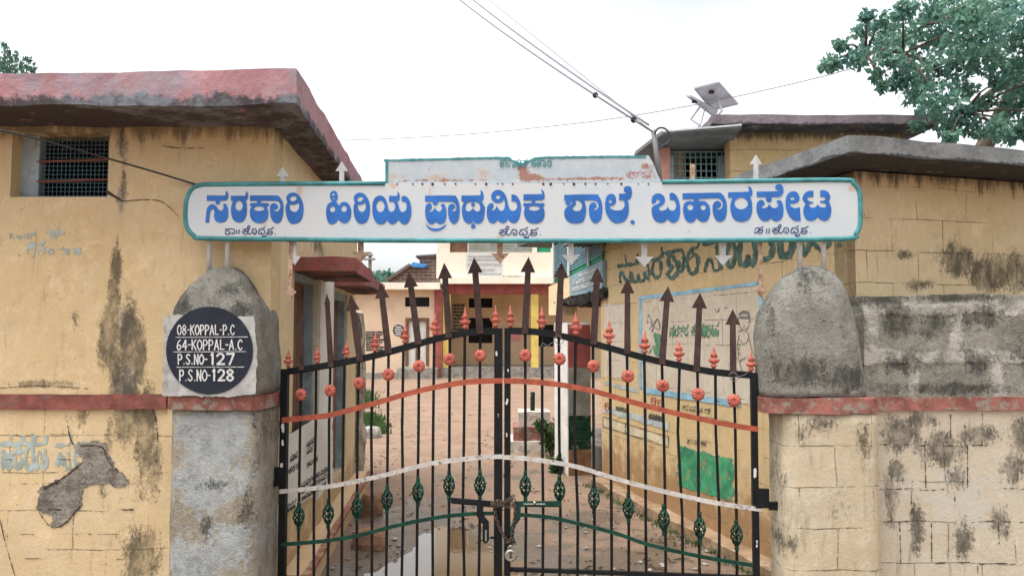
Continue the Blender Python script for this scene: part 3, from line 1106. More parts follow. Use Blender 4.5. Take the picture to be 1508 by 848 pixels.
# band along the wall
mb = MB()
z0, z1 = LF.loc(100, 602)[1], LF.loc(100, 580)[1]
mb.pbox(LF, -7, LF.loc(247, 590)[0], z0, z1, .001, .022)
o = mb.build('string_course', M['band'], lb)
roughen(o, .09, .006, 9)
# bare patch where the plaster fell off, broken edges standing proud
fd = Field(40, 640, 215, 790, 1.2)
fd.contours([spline([(112, 655), (150, 652), (162, 672), (172, 690), (192, 706), (170, 716), (152, 712), (126, 722), (120, 742), (98, 768), (76, 776), (74, 760), (60, 756), (54, 732), (66, 716), (92, 702), (112, 686), (124, 676)])])
fd.wear(15, 9, 3)
fd.wear(5, 3, 4)
n = NT('bare masonry under the plaster')
mm = n.noise(9, 7, .75)
n.bump(n.ma('ADD', mm, n.noise(30, 5, .7)), 1.0, .05)
M['bare'] = n.done(n.mix(n.sm(mm, .36, .64), (.20, .18, .155), (.47, .43, .37)), .95, .1)
fd.mesh('bare_patch', M['bare'], lb, LF, .004)
M['crack'] = plain('dark crack', (.06, .05, .04), .95, .1, .3, 20, 0)
for pts, ra, rb_ in (([(118, 656), (150, 658), (160, 680), (190, 706)], 1.1, .4), ([(66, 718), (92, 704), (122, 680)], 1.6, .6), ([(56, 752), (76, 776), (98, 768), (118, 744)], .4, .9), ([(108, 655), (102, 640), (98, 612)], .7, .3)):
    fd = Field(40, 605, 215, 790, 1.0)
    fd.stroke(pts, ra, rb_)
    fd.wear(1.5, 4, 8)
    fd.mesh('plaster_crack', M['crack'], lb, LF, .007)
fd = Field(0, 150, 300, 848, 1)
for pts in ([(158, 284), (170, 290), (182, 296), (215, 294), (240, 298), (262, 318)], [(240, 215), (262, 218), (300, 218), (340, 214)], [(222, 590), (232, 640), (226, 700)],
            [(0, 765), (8, 800), (22, 848)], [(0, 571), (60, 568), (130, 572)], [(370, 214), (386, 230), (392, 248)]):
    fd.stroke(pts, .7, .4)
fd.stroke([(158, 283), (180, 296)], 2.6, 1.0)
for _ in range(26):      # block joints showing through below the band
    y = random.choice([640, 676, 712, 750, 786, 822])
    x = random.uniform(0, 200)
    fd.stroke([(x, y + random.uniform(-1, 1)), (x + random.uniform(12, 42), y + random.uniform(-1, 1))], .35)
fd.wear(.9, 6, 5)
fd.mesh('hairline_cracks', M['crack'], lb, LF, .005)
# washed-out lettering
fd = Field(0, 325, 130, 700, 1.0)
for (x0, y0, x1, y1, ks) in ((14, 344, 52, 351, ['na', 'Ta', 'ka', 'pa']), (66, 340, 96, 352, ['sa', 'pa', 'ra']), (40, 356, 66, 378, ['la', 'ka']), (70, 366, 118, 374, ['ra', 'na', 'ka', 'pa'])):
    kn_line(fd, ks, x0, y0, x1, y1, 1.3)
fd.wear(4.2, 7, 21, .12)
fd.mesh('lettering', M['faded_blue'], lb, LF, .003)
fd = Field(0, 640, 160, 700, 1.0)
kn_line(fd, ['na', 'ka', 'ra', 'sa'], 2, 648, 68, 690, 3.2)
kn_line(fd, ['pa', 'la'], 84, 650, 128, 690, 3.0)
fd.wear(8, 8, 23, .08)
fd.mesh('lettering', M['faded_blue'], lb, LF, .003)

# doors in the side wall
for (a0, a1, zb, zt_, leafm) in ((d1[0], d1[1], .62, 2.28, 'brownwood'), (d2[0], d2[1], .35, 2.22, 'brownwood')):
    mb = MB()
    mb.pbox(LS, a0 + .001, a0 + .10, zb, zt_ - .001, -.16, -.02)
    mb.pbox(LS, a1 - .07, a1 - .001, zb, zt_ - .001, -.16, -.02)
    mb.pbox(LS, a0 + .10, a1 - .07, zt_ - .08, zt_ - .001, -.16, -.02)
    dr = mb.build('door', M['greywood'], lb)
    mb = MB()
    mb.pbox(LS, a0 + .10, a1 - .07, zb, zt_ - .08, -.15, -.10)
    for k in range(3):
        w_ = (a1 - a0 - .25) / 3
        mb.pbox(LS, a0 + .115 + w_ * k, a0 + .115 + w_ * k + w_ - .02, zb + .1, zt_ - .2, -.10, -.085)
    mb.build('door_leaf', M['brownwood'], dr)
# white pilaster strip between the doors and the painted notice low on the wall
mb = MB()
mb.pbox(LS, d1[1] + .01, d2[0] - .02, .4, 2.32, .002, .03)
mb.build('pilaster', M['whitewash'], lb)
fd = Field(410, 600, 495, 790, .6)
fd.contours([np.array([(421, 642), (490, 600), (490, 712), (421, 755)], float)])
fd.wear(3, 9, 31)
fd.mesh('painted_notice', M['whitewash'], lb, LS, .034)
fd = Field(418, 600, 495, 790, .5)
for (x0, y0, x1, h, k) in ((452, 652, 462, 6, 3), (452, 661, 461, 8, 2), (428, 672, 438, 8, 3), (425, 690, 440, 8, 3), (452, 682, 468, 6, 4), (444, 712, 484, 7, 8), (444, 722, 484, 6, 9), (444, 732, 480, 6, 8), (422, 745, 436, 10, 3)):
    kn_line(fd, [random.choice(['ka', 'ra', 'na', 'pa', 'sa', 'la']) for _ in range(k)], x0, y0, x1, y0 + h, .5, slope=-.66)
fd.wear(.9, 4, 33)
fd.mesh('lettering', M['ink'], lb, LS, .037)
# canopies
for (pa, pb, ye, Y, dpt) in ((430, 515, 2.30, 5.45, 1.2), (490, 545, 2.30, 7.25, 1.6)):
    a0 = LS.loc(pa if Y < 6 else 487, 480)[0]
    mb = MB()
    o1 = .44 if Y < 6 else .36
    mb.pbox(LS, a0, a0 + dpt, ye - .05, ye + .055, .0, o1)
    ob = mb.build('canopy', M['red_canopy'], lb)
    roughen(ob, .07, .010, 6)
mb = MB()
mb.pbox(LS, .25, 4.3, -.1, .15, .001, .19)
ob = mb.build('plinth', M['cream2'], lb)
roughen(ob, .2, .012, 4)
mb = MB()
mb.pbox(LS, .25, 4.3, .13, .16, .15, .205)
M['plinth_edge'] = plain('worn red plinth edge', (.30, .13, .10), .9, .1, .3, 6, .3, dirt=(.40, .27, .17), dirt_lo=.47)
ob = mb.build('plinth_edge', M['plinth_edge'], lb)
roughen(ob, .2, .008, 5)

# low broken wall beyond its end
mb = MB()
mb.wall(LS, 4.3, 4.9, -.1, 2.05, .25, off=.03)
M['ruin'] = plain('grey white broken masonry', (.42, .38, .31), .95, .1, .4, 5, .8, dirt=(.16, .13, .10), dirt_lo=.5, bscale=14)
rw = mb.build('broken_wall', M['ruin'], None)
roughen(rw, .14, .05, 3.5, 11)
tag(rw, 'low broken grey wall with ragged edges at the far end of the left building', 'wall')

# ------------------------------------------------------------------ gate pillars
def srect(cx, cy, hx, hy, z, n=32, e=6.0):
    out = []
    for k in range(n):
        t = 2 * math.pi * (k + .5) / n
        c, s_ = math.cos(t), math.sin(t)
        r = (abs(c) ** e + abs(s_) ** e) ** (-1 / e)
        out.append((cx + hx * r * c, cy + hy * r * s_, z))
    return out


def loft(secs):
    mb = MB()
    n = len(secs[0])
    fs = []
    for i in range(len(secs) - 1):
        for k in range(n):
            l = (k + 1) % n
            fs.append((i * n + k, i * n + l, (i + 1) * n + l, (i + 1) * n + k))
    fs.append(tuple(range(n - 1, -1, -1)))
    fs.append(tuple((len(secs) - 1) * n + k for k in range(n)))
    mb.add([p for s_ in secs for p in s_], fs)
    return mb


def zat(y, Y):
    return at(754, y, Y).z


def xat(x, y, Y):
    return at(x, y, Y).x


lp = thing('gate_pillar', (-1.8, 4.7, 0), 'left gate pillar with a black numbered disc and peeling white paint', 'pillar', 'pillars of the gate')
x0, x1 = xat(247, 700, 4.5), xat(378, 700, 4.5)
mb = loft([srect((x0 + x1) / 2, 4.73, (x1 - x0) / 2, .23, z, 32, 14) for z in (-.1, .3, .6, .9, 1.2, zat(603, 4.5))])
ob = mb.build('shaft', M['left_shaft'], lp, True)
roughen(ob, .09, .010, 5, 17)
zb0, zb1 = zat(603, 4.5), zat(583, 4.5)
mb = loft([srect((x0 + x1) / 2, 4.725, (x1 - x0) / 2 + .02, .25, z, 32, 14) for z in (zb0, zb1)])
ob = mb.build('string_course', M['band2'], lp)
roughen(ob, .07, .008, 7)
# cap: flat face, then drawn in to a blunt point
secs = []
for (y, xl, xr, yf, yb) in ((583, 240, 379, 4.47, 4.97), (530, 242, 379, 4.47, 4.97), (470, 246, 378, 4.472, 4.965), (452, 252, 374, 4.48, 4.955), (436, 262, 364, 4.50, 4.93), (420, 276, 356, 4.53, 4.89), (406, 294, 350, 4.57, 4.85), (397, 306, 344, 4.61, 4.80), (393, 312, 338, 4.64, 4.77)):
    z = zat(y, yf)
    xa, xb = xat(xl, y, yf), xat(xr, y, yf)
    secs.append(srect((xa + xb) / 2, (yf + yb) / 2, (xb - xa) / 2, (yb - yf) / 2, z, 40, 9))
ob = loft(secs).build('cap', M['left_cap'], lp, True)
roughen(ob, .055, .009, 6, 24)
DP = Plane(0, 4.452, 1, 0)
fd = Field(232, 440, 385, 590, .8)
fd.contours([np.array([(240, 470), (246, 463), (374, 466), (379, 520), (377, 580), (330, 584), (239, 583), (241, 520)], float)])
fd.wear(4, 8, 41)
M['square'] = plain('weathered white square', (.40, .405, .395), .9, .1, .2, 9, .3, dirt=(.27, .26, .23), dirt_lo=.5)
fd.mesh('white_square', M['square'], lp, DP, 0)
fd = Field(238, 446, 380, 586, .6)
q = [(308.5 + 64 * math.cos(t), 516 + 64.5 * math.sin(t)) for t in np.linspace(0, 2 * math.pi, 72, endpoint=False)]
fd.contours([np.array(q)])
fd.wear(.8, 3, 42)
fd.mesh('black_disc', M['disc'], lp, DP, .004)
# number lines, hand painted
Z = lambda x, y: (220 + x / 3.39, 370 + y / 3.39)
fd = Field(250, 465, 372, 570, .3)
for (t, x0_, y0_, x1_, y1_, r) in (('08-KOPPAL-P.C', 140, 368, 424, 416, .85), ('64-KOPPAL-A.C', 137, 442, 464, 491, .9), ('P.S.NO-', 142, 514, 288, 563, .95), ('127', 305, 510, 424, 564, 1.45),
                              ('P.S.NO-', 150, 592, 305, 646, .95), ('128', 314, 590, 420, 645, 1.45)):
    a, b = Z(x0_, y0_), Z(x1_, y1_)
    en_line(fd, t, a[0], a[1], b[0], b[1], r)
for (xa, ya, xb, yb) in ((132, 429, 490, 427), (122, 502, 482, 500), (138, 578, 472, 577)):
    fd.stroke([Z(xa, ya), Z(xb, yb)], .45)
fd.wear(.7, 3, 43)
fd.mesh('lettering', M['chalk'], lp, DP, .008)

rp = thing('gate_pillar', (1.8, 4.5, 0), 'right gate pillar with a rounded bare cement cap over ochre blocks', 'pillar', 'pillars of the gate')
x0, x1 = xat(1157, 700, 4.35), xat(1298, 700, 4.35)
zb0, zb1 = zat(609, 4.35), zat(586, 4.35)
mb = loft([srect((x0 + x1) / 2, 4.5, (x1 - x0) / 2, .15, z, 32, 12) for z in (-.1, .3, .6, .9, 1.2, zb0)])
ob = mb.build('shaft', M['right_shaft'], rp, True)
roughen(ob, .09, .009, 5, 17)
mb = loft([srect((xat(1127, 597, 4.35) + x1) / 2, 4.5, (x1 - xat(1127, 597, 4.35)) / 2, .165, z, 32, 14) for z in (zb0, zb1)])
ob = mb.build('string_course', M['band2'], rp)
roughen(ob, .07, .008, 7)
secs = []
for (y, xl, xr, hy) in ((585, 1129, 1288, .17), (550, 1127, 1284, .17), (520, 1126, 1280, .17), (490, 1127, 1275, .168), (460, 1133, 1269, .162), (435, 1144, 1262, .15), (415, 1158, 1254, .13), (400, 1174, 1243, .105), (392, 1187, 1231, .075), (388, 1198, 1219, .04)):
    z = zat(y, 4.36)
    xa, xb = xat(xl, y, 4.36), xat(xr, y, 4.36)
    secs.append(srect((xa + xb) / 2, 4.52, (xb - xa) / 2, hy, z, 40, 3.2))
ob = loft(secs).build('cap', M['right_cap'], rp, True)
roughen(ob, .05, .011, 5, 24)
fd = Field(1130, 440, 1165, 570, .8)
fd.stroke([(1150, 462), (1143, 500), (1140, 545)], 3, 2)
fd.wear(5, 6, 44, .1)

# ------------------------------------------------------------------ compound wall right of the gate
cw = thing('compound_wall', (2.2, 4.6, 0), 'stained block wall with raw cement courses on top, right of the rounded pillar', 'wall')
cx0 = xat(1290, 700, 4.5)
zc = [zat(604, 4.5), zat(584, 4.5), zat(434, 4.5)]
mb = MB()
mb.wall(CW, cx0, 6.5, -.1, zc[0], .2)
mb.build('lower_wall', M['compound'], cw)
mb = MB()
mb.wall(CW, cx0 - .05, 6.5, zc[1] - .004, zc[2], .19, off=-.006)
ob = mb.build('cement_course', M['compound_top'], cw)
roughen(ob, .1, .014, 4, 15)
mb = MB()
mb.pbox(CW, cx0 - .02, 6.5, zc[0], zc[1], -.19, .018)
ob = mb.build('string_course', M['band2'], cw)
roughen(ob, .1, .006, 9)
fd = Field(1290, 605, 1508, 848, 1)
for y in (655, 720, 767, 829):
    x = 1296
    while x < 1508:
        L = random.uniform(20, 70)
        if random.random() < .75:
            fd.stroke([(x, y + random.uniform(-1.5, 1.5)), (x + L * .5, y + random.uniform(-1.5, 1.5)), (x + L, y + random.uniform(-1.5, 1.5))], .55)
        x += L + random.uniform(2, 14)
for (x, y0_, y1_) in ((1400, 610, 652), (1447, 608, 655), (1362, 656, 718), (1425, 655, 719), (1342, 722, 765), (1406, 724, 748), (1325, 768, 828), (1372, 770, 826), (1470, 768, 800), (1440, 832, 848)):
    fd.stroke([(x, y0_), (x + random.uniform(-1, 2), y1_)], .55)
fd.wear(1.5, 5, 51)
fd.mesh('block_joints', M['crack'], cw, CW, .004)

# ------------------------------------------------------------------ ochre block building on the right
rb = thing('school_building', (2.253, 4.85, 0), 'ochre block building with green murals and lettering, behind the right pillar', 'building', 'ochre school buildings')
mb = MB()
mb.wall(RS, -4.36, -.02, -.1, 2.86, .22)
mb.build('side_wall', M['right_side'], rb)
mb = MB()
mb.wall(RF, 0, 6.5, -.1, 2.86, .22)
mb.build('front_wall', M['right_front'], rb)
mb = MB()
mb.wall(Plane(*(RS.w(-4.36, 0))[:2], -.963, -.27), -6.5, -.25, -.1, 2.86, .2)
mb.build('rear_wall', M['cream2'], rb)
k0 = at(1250, 195, 4.38)
d_s, d_f = -RS.u, RF.u
K = Vector((k0.x, k0.y, 0))
ca, cb = K + d_s * 5.1, K + d_f * 7.2
cc = cb + d_s * 5.1
mb = MB()
zz0, zz1 = 2.868, 2.975
mb.add([(K.x, K.y, zz0), (cb.x, cb.y, zz0), (cc.x, cc.y, zz0), (ca.x, ca.y, zz0), (K.x, K.y, zz1), (cb.x, cb.y, zz1), (cc.x, cc.y, zz1), (ca.x, ca.y, zz1)],
       [(0, 3, 2, 1), (4, 5, 6, 7), (0, 1, 5, 4), (1, 2, 6, 5), (2, 3, 7, 6), (3, 0, 4, 7)])
ob = mb.build('roof_slab', M['grey_roof'], rb)
roughen(ob, .16, .012, 3, 11)
mb = MB()
mb.pbox(RS, -4.36, .0, -.1, .08, .001, .18)
M['ledge'] = plain('earth covered ledge', (.30, .205, .13), .95, .1, .3, 5, .5, dirt=(.40, .32, .23), dirt_lo=.52)
ob = mb.build('plinth', M['ledge'], rb)
roughen(ob, .15, .015, 4)
# mural panels on the side wall
def poly_paint(name, mat, pts, off, parent, pl, step=1.0, wear=(3, 9, 1), bias=0.0):
    P_ = np.array(pts, float)
    fd = Field(P_[:, 0].min() - 3, P_[:, 1].min() - 3, P_[:, 0].max() + 3, P_[:, 1].max() + 3, step)
    fd.contours([P_])
    fd.wear(wear[0], wear[1], wear[2], bias)
    return fd.mesh(name, mat, parent, pl, off)


M['mural_bg'] = wall_mat('dirty white mural ground', RS, (.60, .54, .44), (.55, .47, .36), brick=(.42, .215, .004), grime=.4, foot=(.8, 1.4, .5))
poly_paint('mural_panel', M['mural_bg'], [(944, 441), (1120, 419), (1122, 598), (944, 573)], .003, rb, RS, wear=(2, 9, 61))
poly_paint('mural_panel', M['mural_bg'], [(890, 450), (928, 445), (928, 560), (890, 552)], .003, rb, RS, wear=(4, 9, 62))
for k, pts in enumerate(([(941, 436), (1116, 415), (1116, 420), (941, 442)], [(941, 440), (945, 440), (945, 572), (941, 572)], [(1117, 416), (1122, 415), (1124, 604), (1119, 602)])):
    poly_paint('mural_border', M['mural_blue'], pts, .006, rb, RS, .7, (3, 7, 63 + k))
poly_paint('mural_border', M['mural_blue'], [(945, 570), (1010, 579), (1090, 590), (1090, 599), (1010, 588), (945, 578)], .006, rb, RS, .7, (3, 8, 67))
poly_paint('green_board', M['mural_green'], [(997, 654), (1080, 676), (1080, 740), (997, 714)], .004, rb, RS, .8, (7, 5, 68), .14)
M['stripe'] = plain('washed blue stripe', (.43, .50, .50), .9, .1, .25, 6, .1, dirt=(.52, .42, .28), dirt_lo=.52)
poly_paint('painted_stripe', M['stripe'], [(888, 598), (985, 622), (985, 634), (888, 606)], .004, rb, RS, .8, (6, 8, 69), .1)
poly_paint('painted_stripe', M['stripe'], [(888, 560), (940, 572), (940, 580), (888, 566)], .004, rb, RS, .8, (6, 8, 70), .1)
M['washed'] = plain('washed out paint', (.60, .53, .37), .9, .1, .2, 6, .1)
poly_paint('painted_panel', M['washed'], [(888, 615), (984, 644), (984, 657), (888, 627)], .003, rb, RS, .8, (4, 8, 71), .05)
fd = Field(884, 560, 1060, 720, .6)
for pts in ([(888, 613), (984, 643)], [(888, 628), (984, 658)], [(888, 613), (888, 628)], [(921, 623), (921, 637)], [(984, 643), (984, 658)], [(1056, 590), (1098, 604)], [(1097, 600), (1097, 720)]):
    fd.stroke(pts, .45)
kn_line(fd, ['sa', 'ra', 'ka', 'na'], 907, 598, 923, 604, .5, .2)
kn_line(fd, ['ka', 'na', 'ra', 'la', 'pa'], 955, 609, 976, 616, .7, .2)
kn_line(fd, ['na', 'pa', 'sa', 'ra'], 1005, 596, 1045, 603, .5, .15)
kn_line(fd, ['na', 'pa', 'ka'], 1012, 646, 1040, 652, .5, .15)
fd.wear(.8, 4, 72)
fd.mesh('lettering', M['ink'], rb, RS, .007)
fd = Field(884, 560, 985, 605, .6)
for (x, y) in ((894, 600), (962, 592), (972, 595)):
    fd = Field(884, 560, 985, 612, .6)
    fd.stroke([(x - 3, y - 6), (x + 3, y - 6), (x + 3, y), (x, y + 5), (x - 3, y), (x - 3, y - 6)], .7)
    fd.stroke([(x - 1, y - 3), (x + 2, y - 1)], .6)
    fd.wear(.9, 4, 73)
    fd.mesh('red_emblem', M['ink_red'], rb, RS, .007)
# line drawings of figures on the mural
Q = lambda x, y: (900 + x / 3.854, 340 + y / 3.854)
fd = Field(930, 430, 1122, 600, .6)
S = lambda pts, r: fd.stroke([Q(*p) for p in pts], r)
for pts in ([(205, 520), (212, 475), (230, 520), (215, 560)], [(260, 495), (275, 520), (270, 560), (245, 545), (230, 570)], [(720, 480), (745, 455), (780, 460), (785, 510), (770, 555), (740, 555), (722, 520), (720, 480)],
            [(735, 495), (755, 480), (780, 495)], [(742, 520), (750, 524)], [(768, 518), (776, 520)], [(750, 540), (768, 540)], [(720, 570), (745, 565), (775, 575), (775, 620), (750, 640), (735, 620)],
            [(725, 590), (715, 660), (730, 700)], [(780, 600), (800, 680), (820, 720), (815, 760)], [(730, 640), (720, 720), (745, 790)], [(740, 790), (730, 740), (760, 720)], [(250, 440), (262, 430), (270, 445)],
            [(640, 440), (660, 430)], [(590, 440), (600, 460), (615, 440)]):
    S(pts, .55)
S([(728, 470), (750, 462), (778, 470), (772, 490), (735, 488)], 1.6)
S([(235, 540), (262, 500), (275, 535)], 1.3)
fd.wear(1.0, 3, 74, .1)
M['pencil'] = plain('faint grey outline', (.20, .21, .19), .9, .1, .3, 15, 0)
fd.mesh('line_drawing', M['pencil'], rb, RS, .007)
fd = Field(930, 430, 1122, 600, .6)
S([(250, 590), (262, 640), (250, 680), (262, 700)], 3.2)
S([(272, 590), (280, 640), (268, 690)], 2.4)
S([(215, 690), (240, 650)], 1.0)
kn_line(fd, ['sa', 'ra', 'ka', 'ra'], 986, 482, 1013, 495, 1.0, -.05)
kn_line(fd, ['ka', 'pa', 'na', 'la'], 1018, 480, 1042, 494, 1.0, -.05)
kn_line(fd, ['ya', 'la', 'ha', 'na'], 1033, 478, 1058, 496, 1.1, -.05)
fd.wear(2.2, 3, 75, .12)
M['mural_faint'] = plain('faint green mural paint', (.12, .27, .17), .9, .1, .4, 15, 0)
fd.mesh('lettering', M['mural_faint'], rb, RS, .008)
# large faded words
fd = Field(900, 345, 1245, 425, .8)
S = lambda pts, r: fd.stroke([Q(*p) for p in pts], r * 1.22 / 3.854)
for pts, r in (([(45, 200), (110, 190)], 10), ([(78, 145), (88, 185)], 5), ([(52, 290), (52, 245), (65, 235), (78, 275), (105, 285), (112, 245), (105, 230)], 7),
               ([(110, 192), (145, 180), (148, 135)], 8), ([(115, 240), (125, 285), (150, 285), (155, 245), (160, 285), (185, 280), (190, 240)], 8), ([(190, 235), (205, 275), (215, 240), (210, 190)], 6),
               ([(225, 165), (285, 145), (285, 100)], 7), ([(250, 165), (232, 210), (245, 260), (275, 250), (283, 200), (265, 160)], 8),
               ([(315, 128), (400, 105)], 9), ([(330, 135), (325, 190), (345, 205), (320, 245), (345, 268), (375, 235), (375, 190), (350, 150)], 10), ([(400, 108), (412, 160), (400, 225), (380, 220), (388, 180)], 9),
               ([(440, 120), (430, 180), (450, 240), (485, 225), (495, 160), (480, 130)], 9), ([(440, 120), (455, 105), (465, 140), (445, 160)], 7), ([(460, 100), (490, 90), (495, 60)], 8),
               ([(530, 75), (600, 60)], 10), ([(535, 225), (545, 175), (565, 165), (580, 215), (610, 220), (630, 180)], 8), ([(600, 60), (600, 150), (625, 215)], 7),
               ([(670, 70), (655, 130), (665, 195), (690, 190), (705, 130), (695, 70)], 11), ([(735, 70), (725, 130), (735, 185), (770, 190), (775, 150), (800, 190), (820, 130), (815, 70)], 13),
               ([(850, 165), (900, 150), (918, 100), (910, 70)], 13), ([(960, 60), (960, 130), (990, 145), (1020, 120), (1030, 60)], 17), ([(1080, 60), (1090, 130), (1115, 100), (1130, 60)], 13),
               ([(1150, 70), (1170, 95), (1200, 110), (1240, 70)], 11), ([(1291, 78), (1293, 82)], 10)):
    S(pts, r)
fd.wear(4.4, 4, 76, .06)
fd.mesh('lettering', M['faded_green'], rb, RS, .004)

# ------------------------------------------------------------------ taller room behind it
tb = thing('upper_room', (2.9, 9.6, 0), 'taller ochre room with a wire mesh window rising behind the right building', 'building')
mb = MB()
mb.wall(TB, xat(1075, 220, 9.6), 5.1, 0, 4.42, .25)
M['tb'] = wall_mat('ochre upper wall', TB, (.62, .46, .25), (.55, .40, .20), brick=(.8, .28, .005), grime=.35, top=(4.1, 4.45, .8))
mb.build('wall', M['tb'], tb)
TM = Plane(0, 10.0, 1, 0)
tx = [xat(960, 240, 10), xat(970, 240, 10), xat(987, 240, 10), xat(1073, 240, 10)]
mb = MB()
mb.wall(TM, tx[1], tx[2], 0, 4.3, .25)
mb.build('jamb', M['pink'], tb)
mb = MB()
mb.wall(TM, tx[2] + .002, tx[3], 0, zat(285, 10), .2)
mb.wall(Plane(tx[1] + .2, 10.26, 0, -1), -3, 0, 0, 4.3, .2)
mb.wall(Plane(5.1, 13.4, -1, 0), 0, 3.3, 0, 4.3, .2)
mb.wall(Plane(5.1, 9.86, 0, 1), 0, 3.5, 0, 4.3, .2)
mb.build('side_wall', M['cream2'], tb)
mb = MB()
for pts in ([tx[2], tx[2] + .05], [tx[3] - .13, tx[3] - .02]):
    mb.pbox(TM, pts[0], pts[1], zat(285, 10), 4.2, -.1, -.02)
wf = mb.build('window', M['greywood'], tb)
mb = MB()
nx_ = 11
for k in range(1, nx_):
    x = tx[2] + (tx[3] - tx[2]) * k / nx_
    mb.tube([(x, 10.06, zat(285, 10)), (x, 10.06, 4.25)], .009, 5)
for y in (272, 262, 252, 242, 232, 224):
    z = zat(y, 10.06)
    mb.tube([(tx[2], 10.055, z), (tx[3], 10.055, z)], .009, 5)
M['meshwire'] = plain('pale green mesh wire', (.22, .36, .36), .6, .3, .2, 6, 0)
mb.build('wire_mesh', M['meshwire'], wf)
# two slabs
mb = MB()
pA, pB, pC = at(1092, 184, 9.0), at(975, 198, 9.3), at(935, 226, 10.4)
zr = 4.30
rim = [(pA.x, pA.y), (pB.x, pB.y), (pC.x, pC.y), (pC.x + .3, 13.6), (pA.x + .6, 13.6)]
mb.add([(x, y, zr) for x, y in rim] + [(x, y, zr + .05) for x, y in rim], [(4, 3, 2, 1, 0), (5, 6, 7, 8, 9)] + [(i, (i + 1) % 5, 5 + (i + 1) % 5, 5 + i) for i in range(5)])
ob = mb.build('roof_sheet', M['grey_roof'], tb)
mb = MB()
mb.tube([Vector((pA.x, pA.y - .01, zr + .03)), Vector((pB.x, pB.y - .01, zr + .03))], .012, 6)
mb.build('gutter_rod', M['white_pipe'], tb)
mb = MB()
u0 = at(1046, 186, 9.2)
mb.box((u0.x + .02, 9.2, 4.40), (5.35, 13.7, 4.52))
ob = mb.build('roof_slab', M['upper_roof'], tb)
roughen(ob, .25, .014, 3, 9)

# solar panels on the slab
def solar(pix, depth, post_px, post_bottom, label):
    c = [at(x, y, d) for (x, y), d in zip(pix, depth)]
    ctr = sum(c, Vector()) / 4
    base = at(post_px[0], post_bottom, ctr.y)
    base.z = 4.35
    t = thing('solar_panel', base, label, 'solar panel', 'solar panels on the roof')
    nrm = (c[1] - c[0]).cross(c[3] - c[0]).normalized()
    if nrm.z < 0:
        nrm = -nrm
    mb = MB()
    mb.plate([p + nrm * .012 for p in c], nrm * .012)
    mb.build('panel', M['panel_back'], t)
    mb = MB()
    mb.plate([ctr + (p - ctr) * .96 + nrm * .026 for p in c], nrm * .004)
    mb.build('cell_face', M['panel_cell'], t)
    mb = MB()
    for i in range(4):
        mb.tube([c[i] + nrm * .01, c[(i + 1) % 4] + nrm * .01], .016, 4)
    m1, m2 = (c[0] * .35 + c[3] * .65), (c[1] * .35 + c[2] * .65)
    mb.tube([m1, m2], .014, 6)
    mb.build('frame', M['alu'], t)
    mb = MB()
    j = ctr - nrm * .25
    mb.tube([base, Vector((base.x, base.y, j.z - .1)), j, ctr], .018, 8)
    mb.build('post', M['alu'], t)
    mb = MB()
    mb.tube([Vector((base.x, base.y, j.z - .2)), m1 * .5 + m2 * .5], .010, 6)
    mb.build('strut', M['alu'], t)
    mb = MB()
    q = ctr * .5 + (c[0] + c[1]) * .25 - nrm * .0
    mb.box((q.x - .035, q.y - .03, q.z - .03), (q.x + .035, q.y + .03, q.z + .005))
    mb.build('junction_box', M['cable'], t)


solar([(1023, 131), (1058, 122), (1087, 154), (1050, 163)], [10.5, 10.5, 11.2, 11.2], (1052, 165), 172, 'upper solar panel seen from below, nearly square, on the roof')
solar([(1010, 141), (1016, 143), (1054, 164), (1050, 172)], [10.9, 10.7, 10.9, 11.1], (1029, 165), 190, 'lower solar panel seen nearly edge on, beside the upper one')

# ------------------------------------------------------------------ verandah building further along the right side of the yard
vb = thing('verandah_building', (.9, 10.5, 0), 'verandah building with blue mesh and a lettered signboard, deep on the right', 'building')
PIER = Plane(.70, 9.5, .963, .27)
mb = MB()
mb.pbox(PIER, 0, .31, -.1, 1.93, -.5, 0)
ob = mb.build('pier', M['whitewash'], vb)
roughen(ob, .12, .006, 6)
mb = MB()
zz = [zat(y, 9.52) for y in (690, 662, 612, 585, 541, 478)]
mb.pbox(PIER, .012, .312, zz[4], zz[5], -.49, .006)
mb.build('red_paint', M['maroon'], vb)
M['piergrey'] = plain('grey pier plaster', (.26, .25, .21), .9, .1, .3, 5, .2)
M['piergrowth'] = plain('dark green painted growth', (.015, .05, .03), .85, .1, .5, 9, .2, dirt=(.20, .19, .14), dirt_lo=.55)
M['pierfoot'] = plain('earth stained pier foot', (.23, .13, .07), .9, .1, .35, 7, .3)
for name, m, za, zb_ in (('grey_paint', 'piergrey', zz[2], zz[4]), ('green_paint', 'piergrowth', zz[1], zz[2]), ('stained_foot', 'pierfoot', -.1, zz[1])):
    mb = MB()
    mb.pbox(PIER, .012, .312, za, zb_, -.49, .006)
    mb.build(name, M[m], vb)
M['darkslab'] = plain('black broken slab', (.045, .042, .038), .95, .1, .5, 9, .6)
mb = MB()
mb.pplate(RS, [(815, 444), (830, 441), (841, 436.6), (858, 432), (874, 431), (888, 423), (888, 440), (874, 446), (849, 447.5), (821, 449.5)], .06, .7)
ob = mb.build('broken_slab', M['darkslab'], vb)
roughen(ob, .1, .05, 5, 14)
mb = MB()
mb.pplate(RS, [(808, 422), (822, 416), (838, 407), (839, 436), (830, 441), (820, 446), (820, 464), (808, 464)], .05, .3)
mb.build('yellow_beam', M['left_side'], vb)
M['board'] = plain('pale blue lettered board', (.24, .34, .39), .7, .3, .1, 3, .05)
mb = MB()
mb.pplate(RS, [(838.5, 407), (887, 383), (887, 423.5), (874, 430), (839.5, 436)], .055, .05)
bo = mb.build('signboard', M['board'], vb)
fd = Field(838, 380, 888, 438, .35)
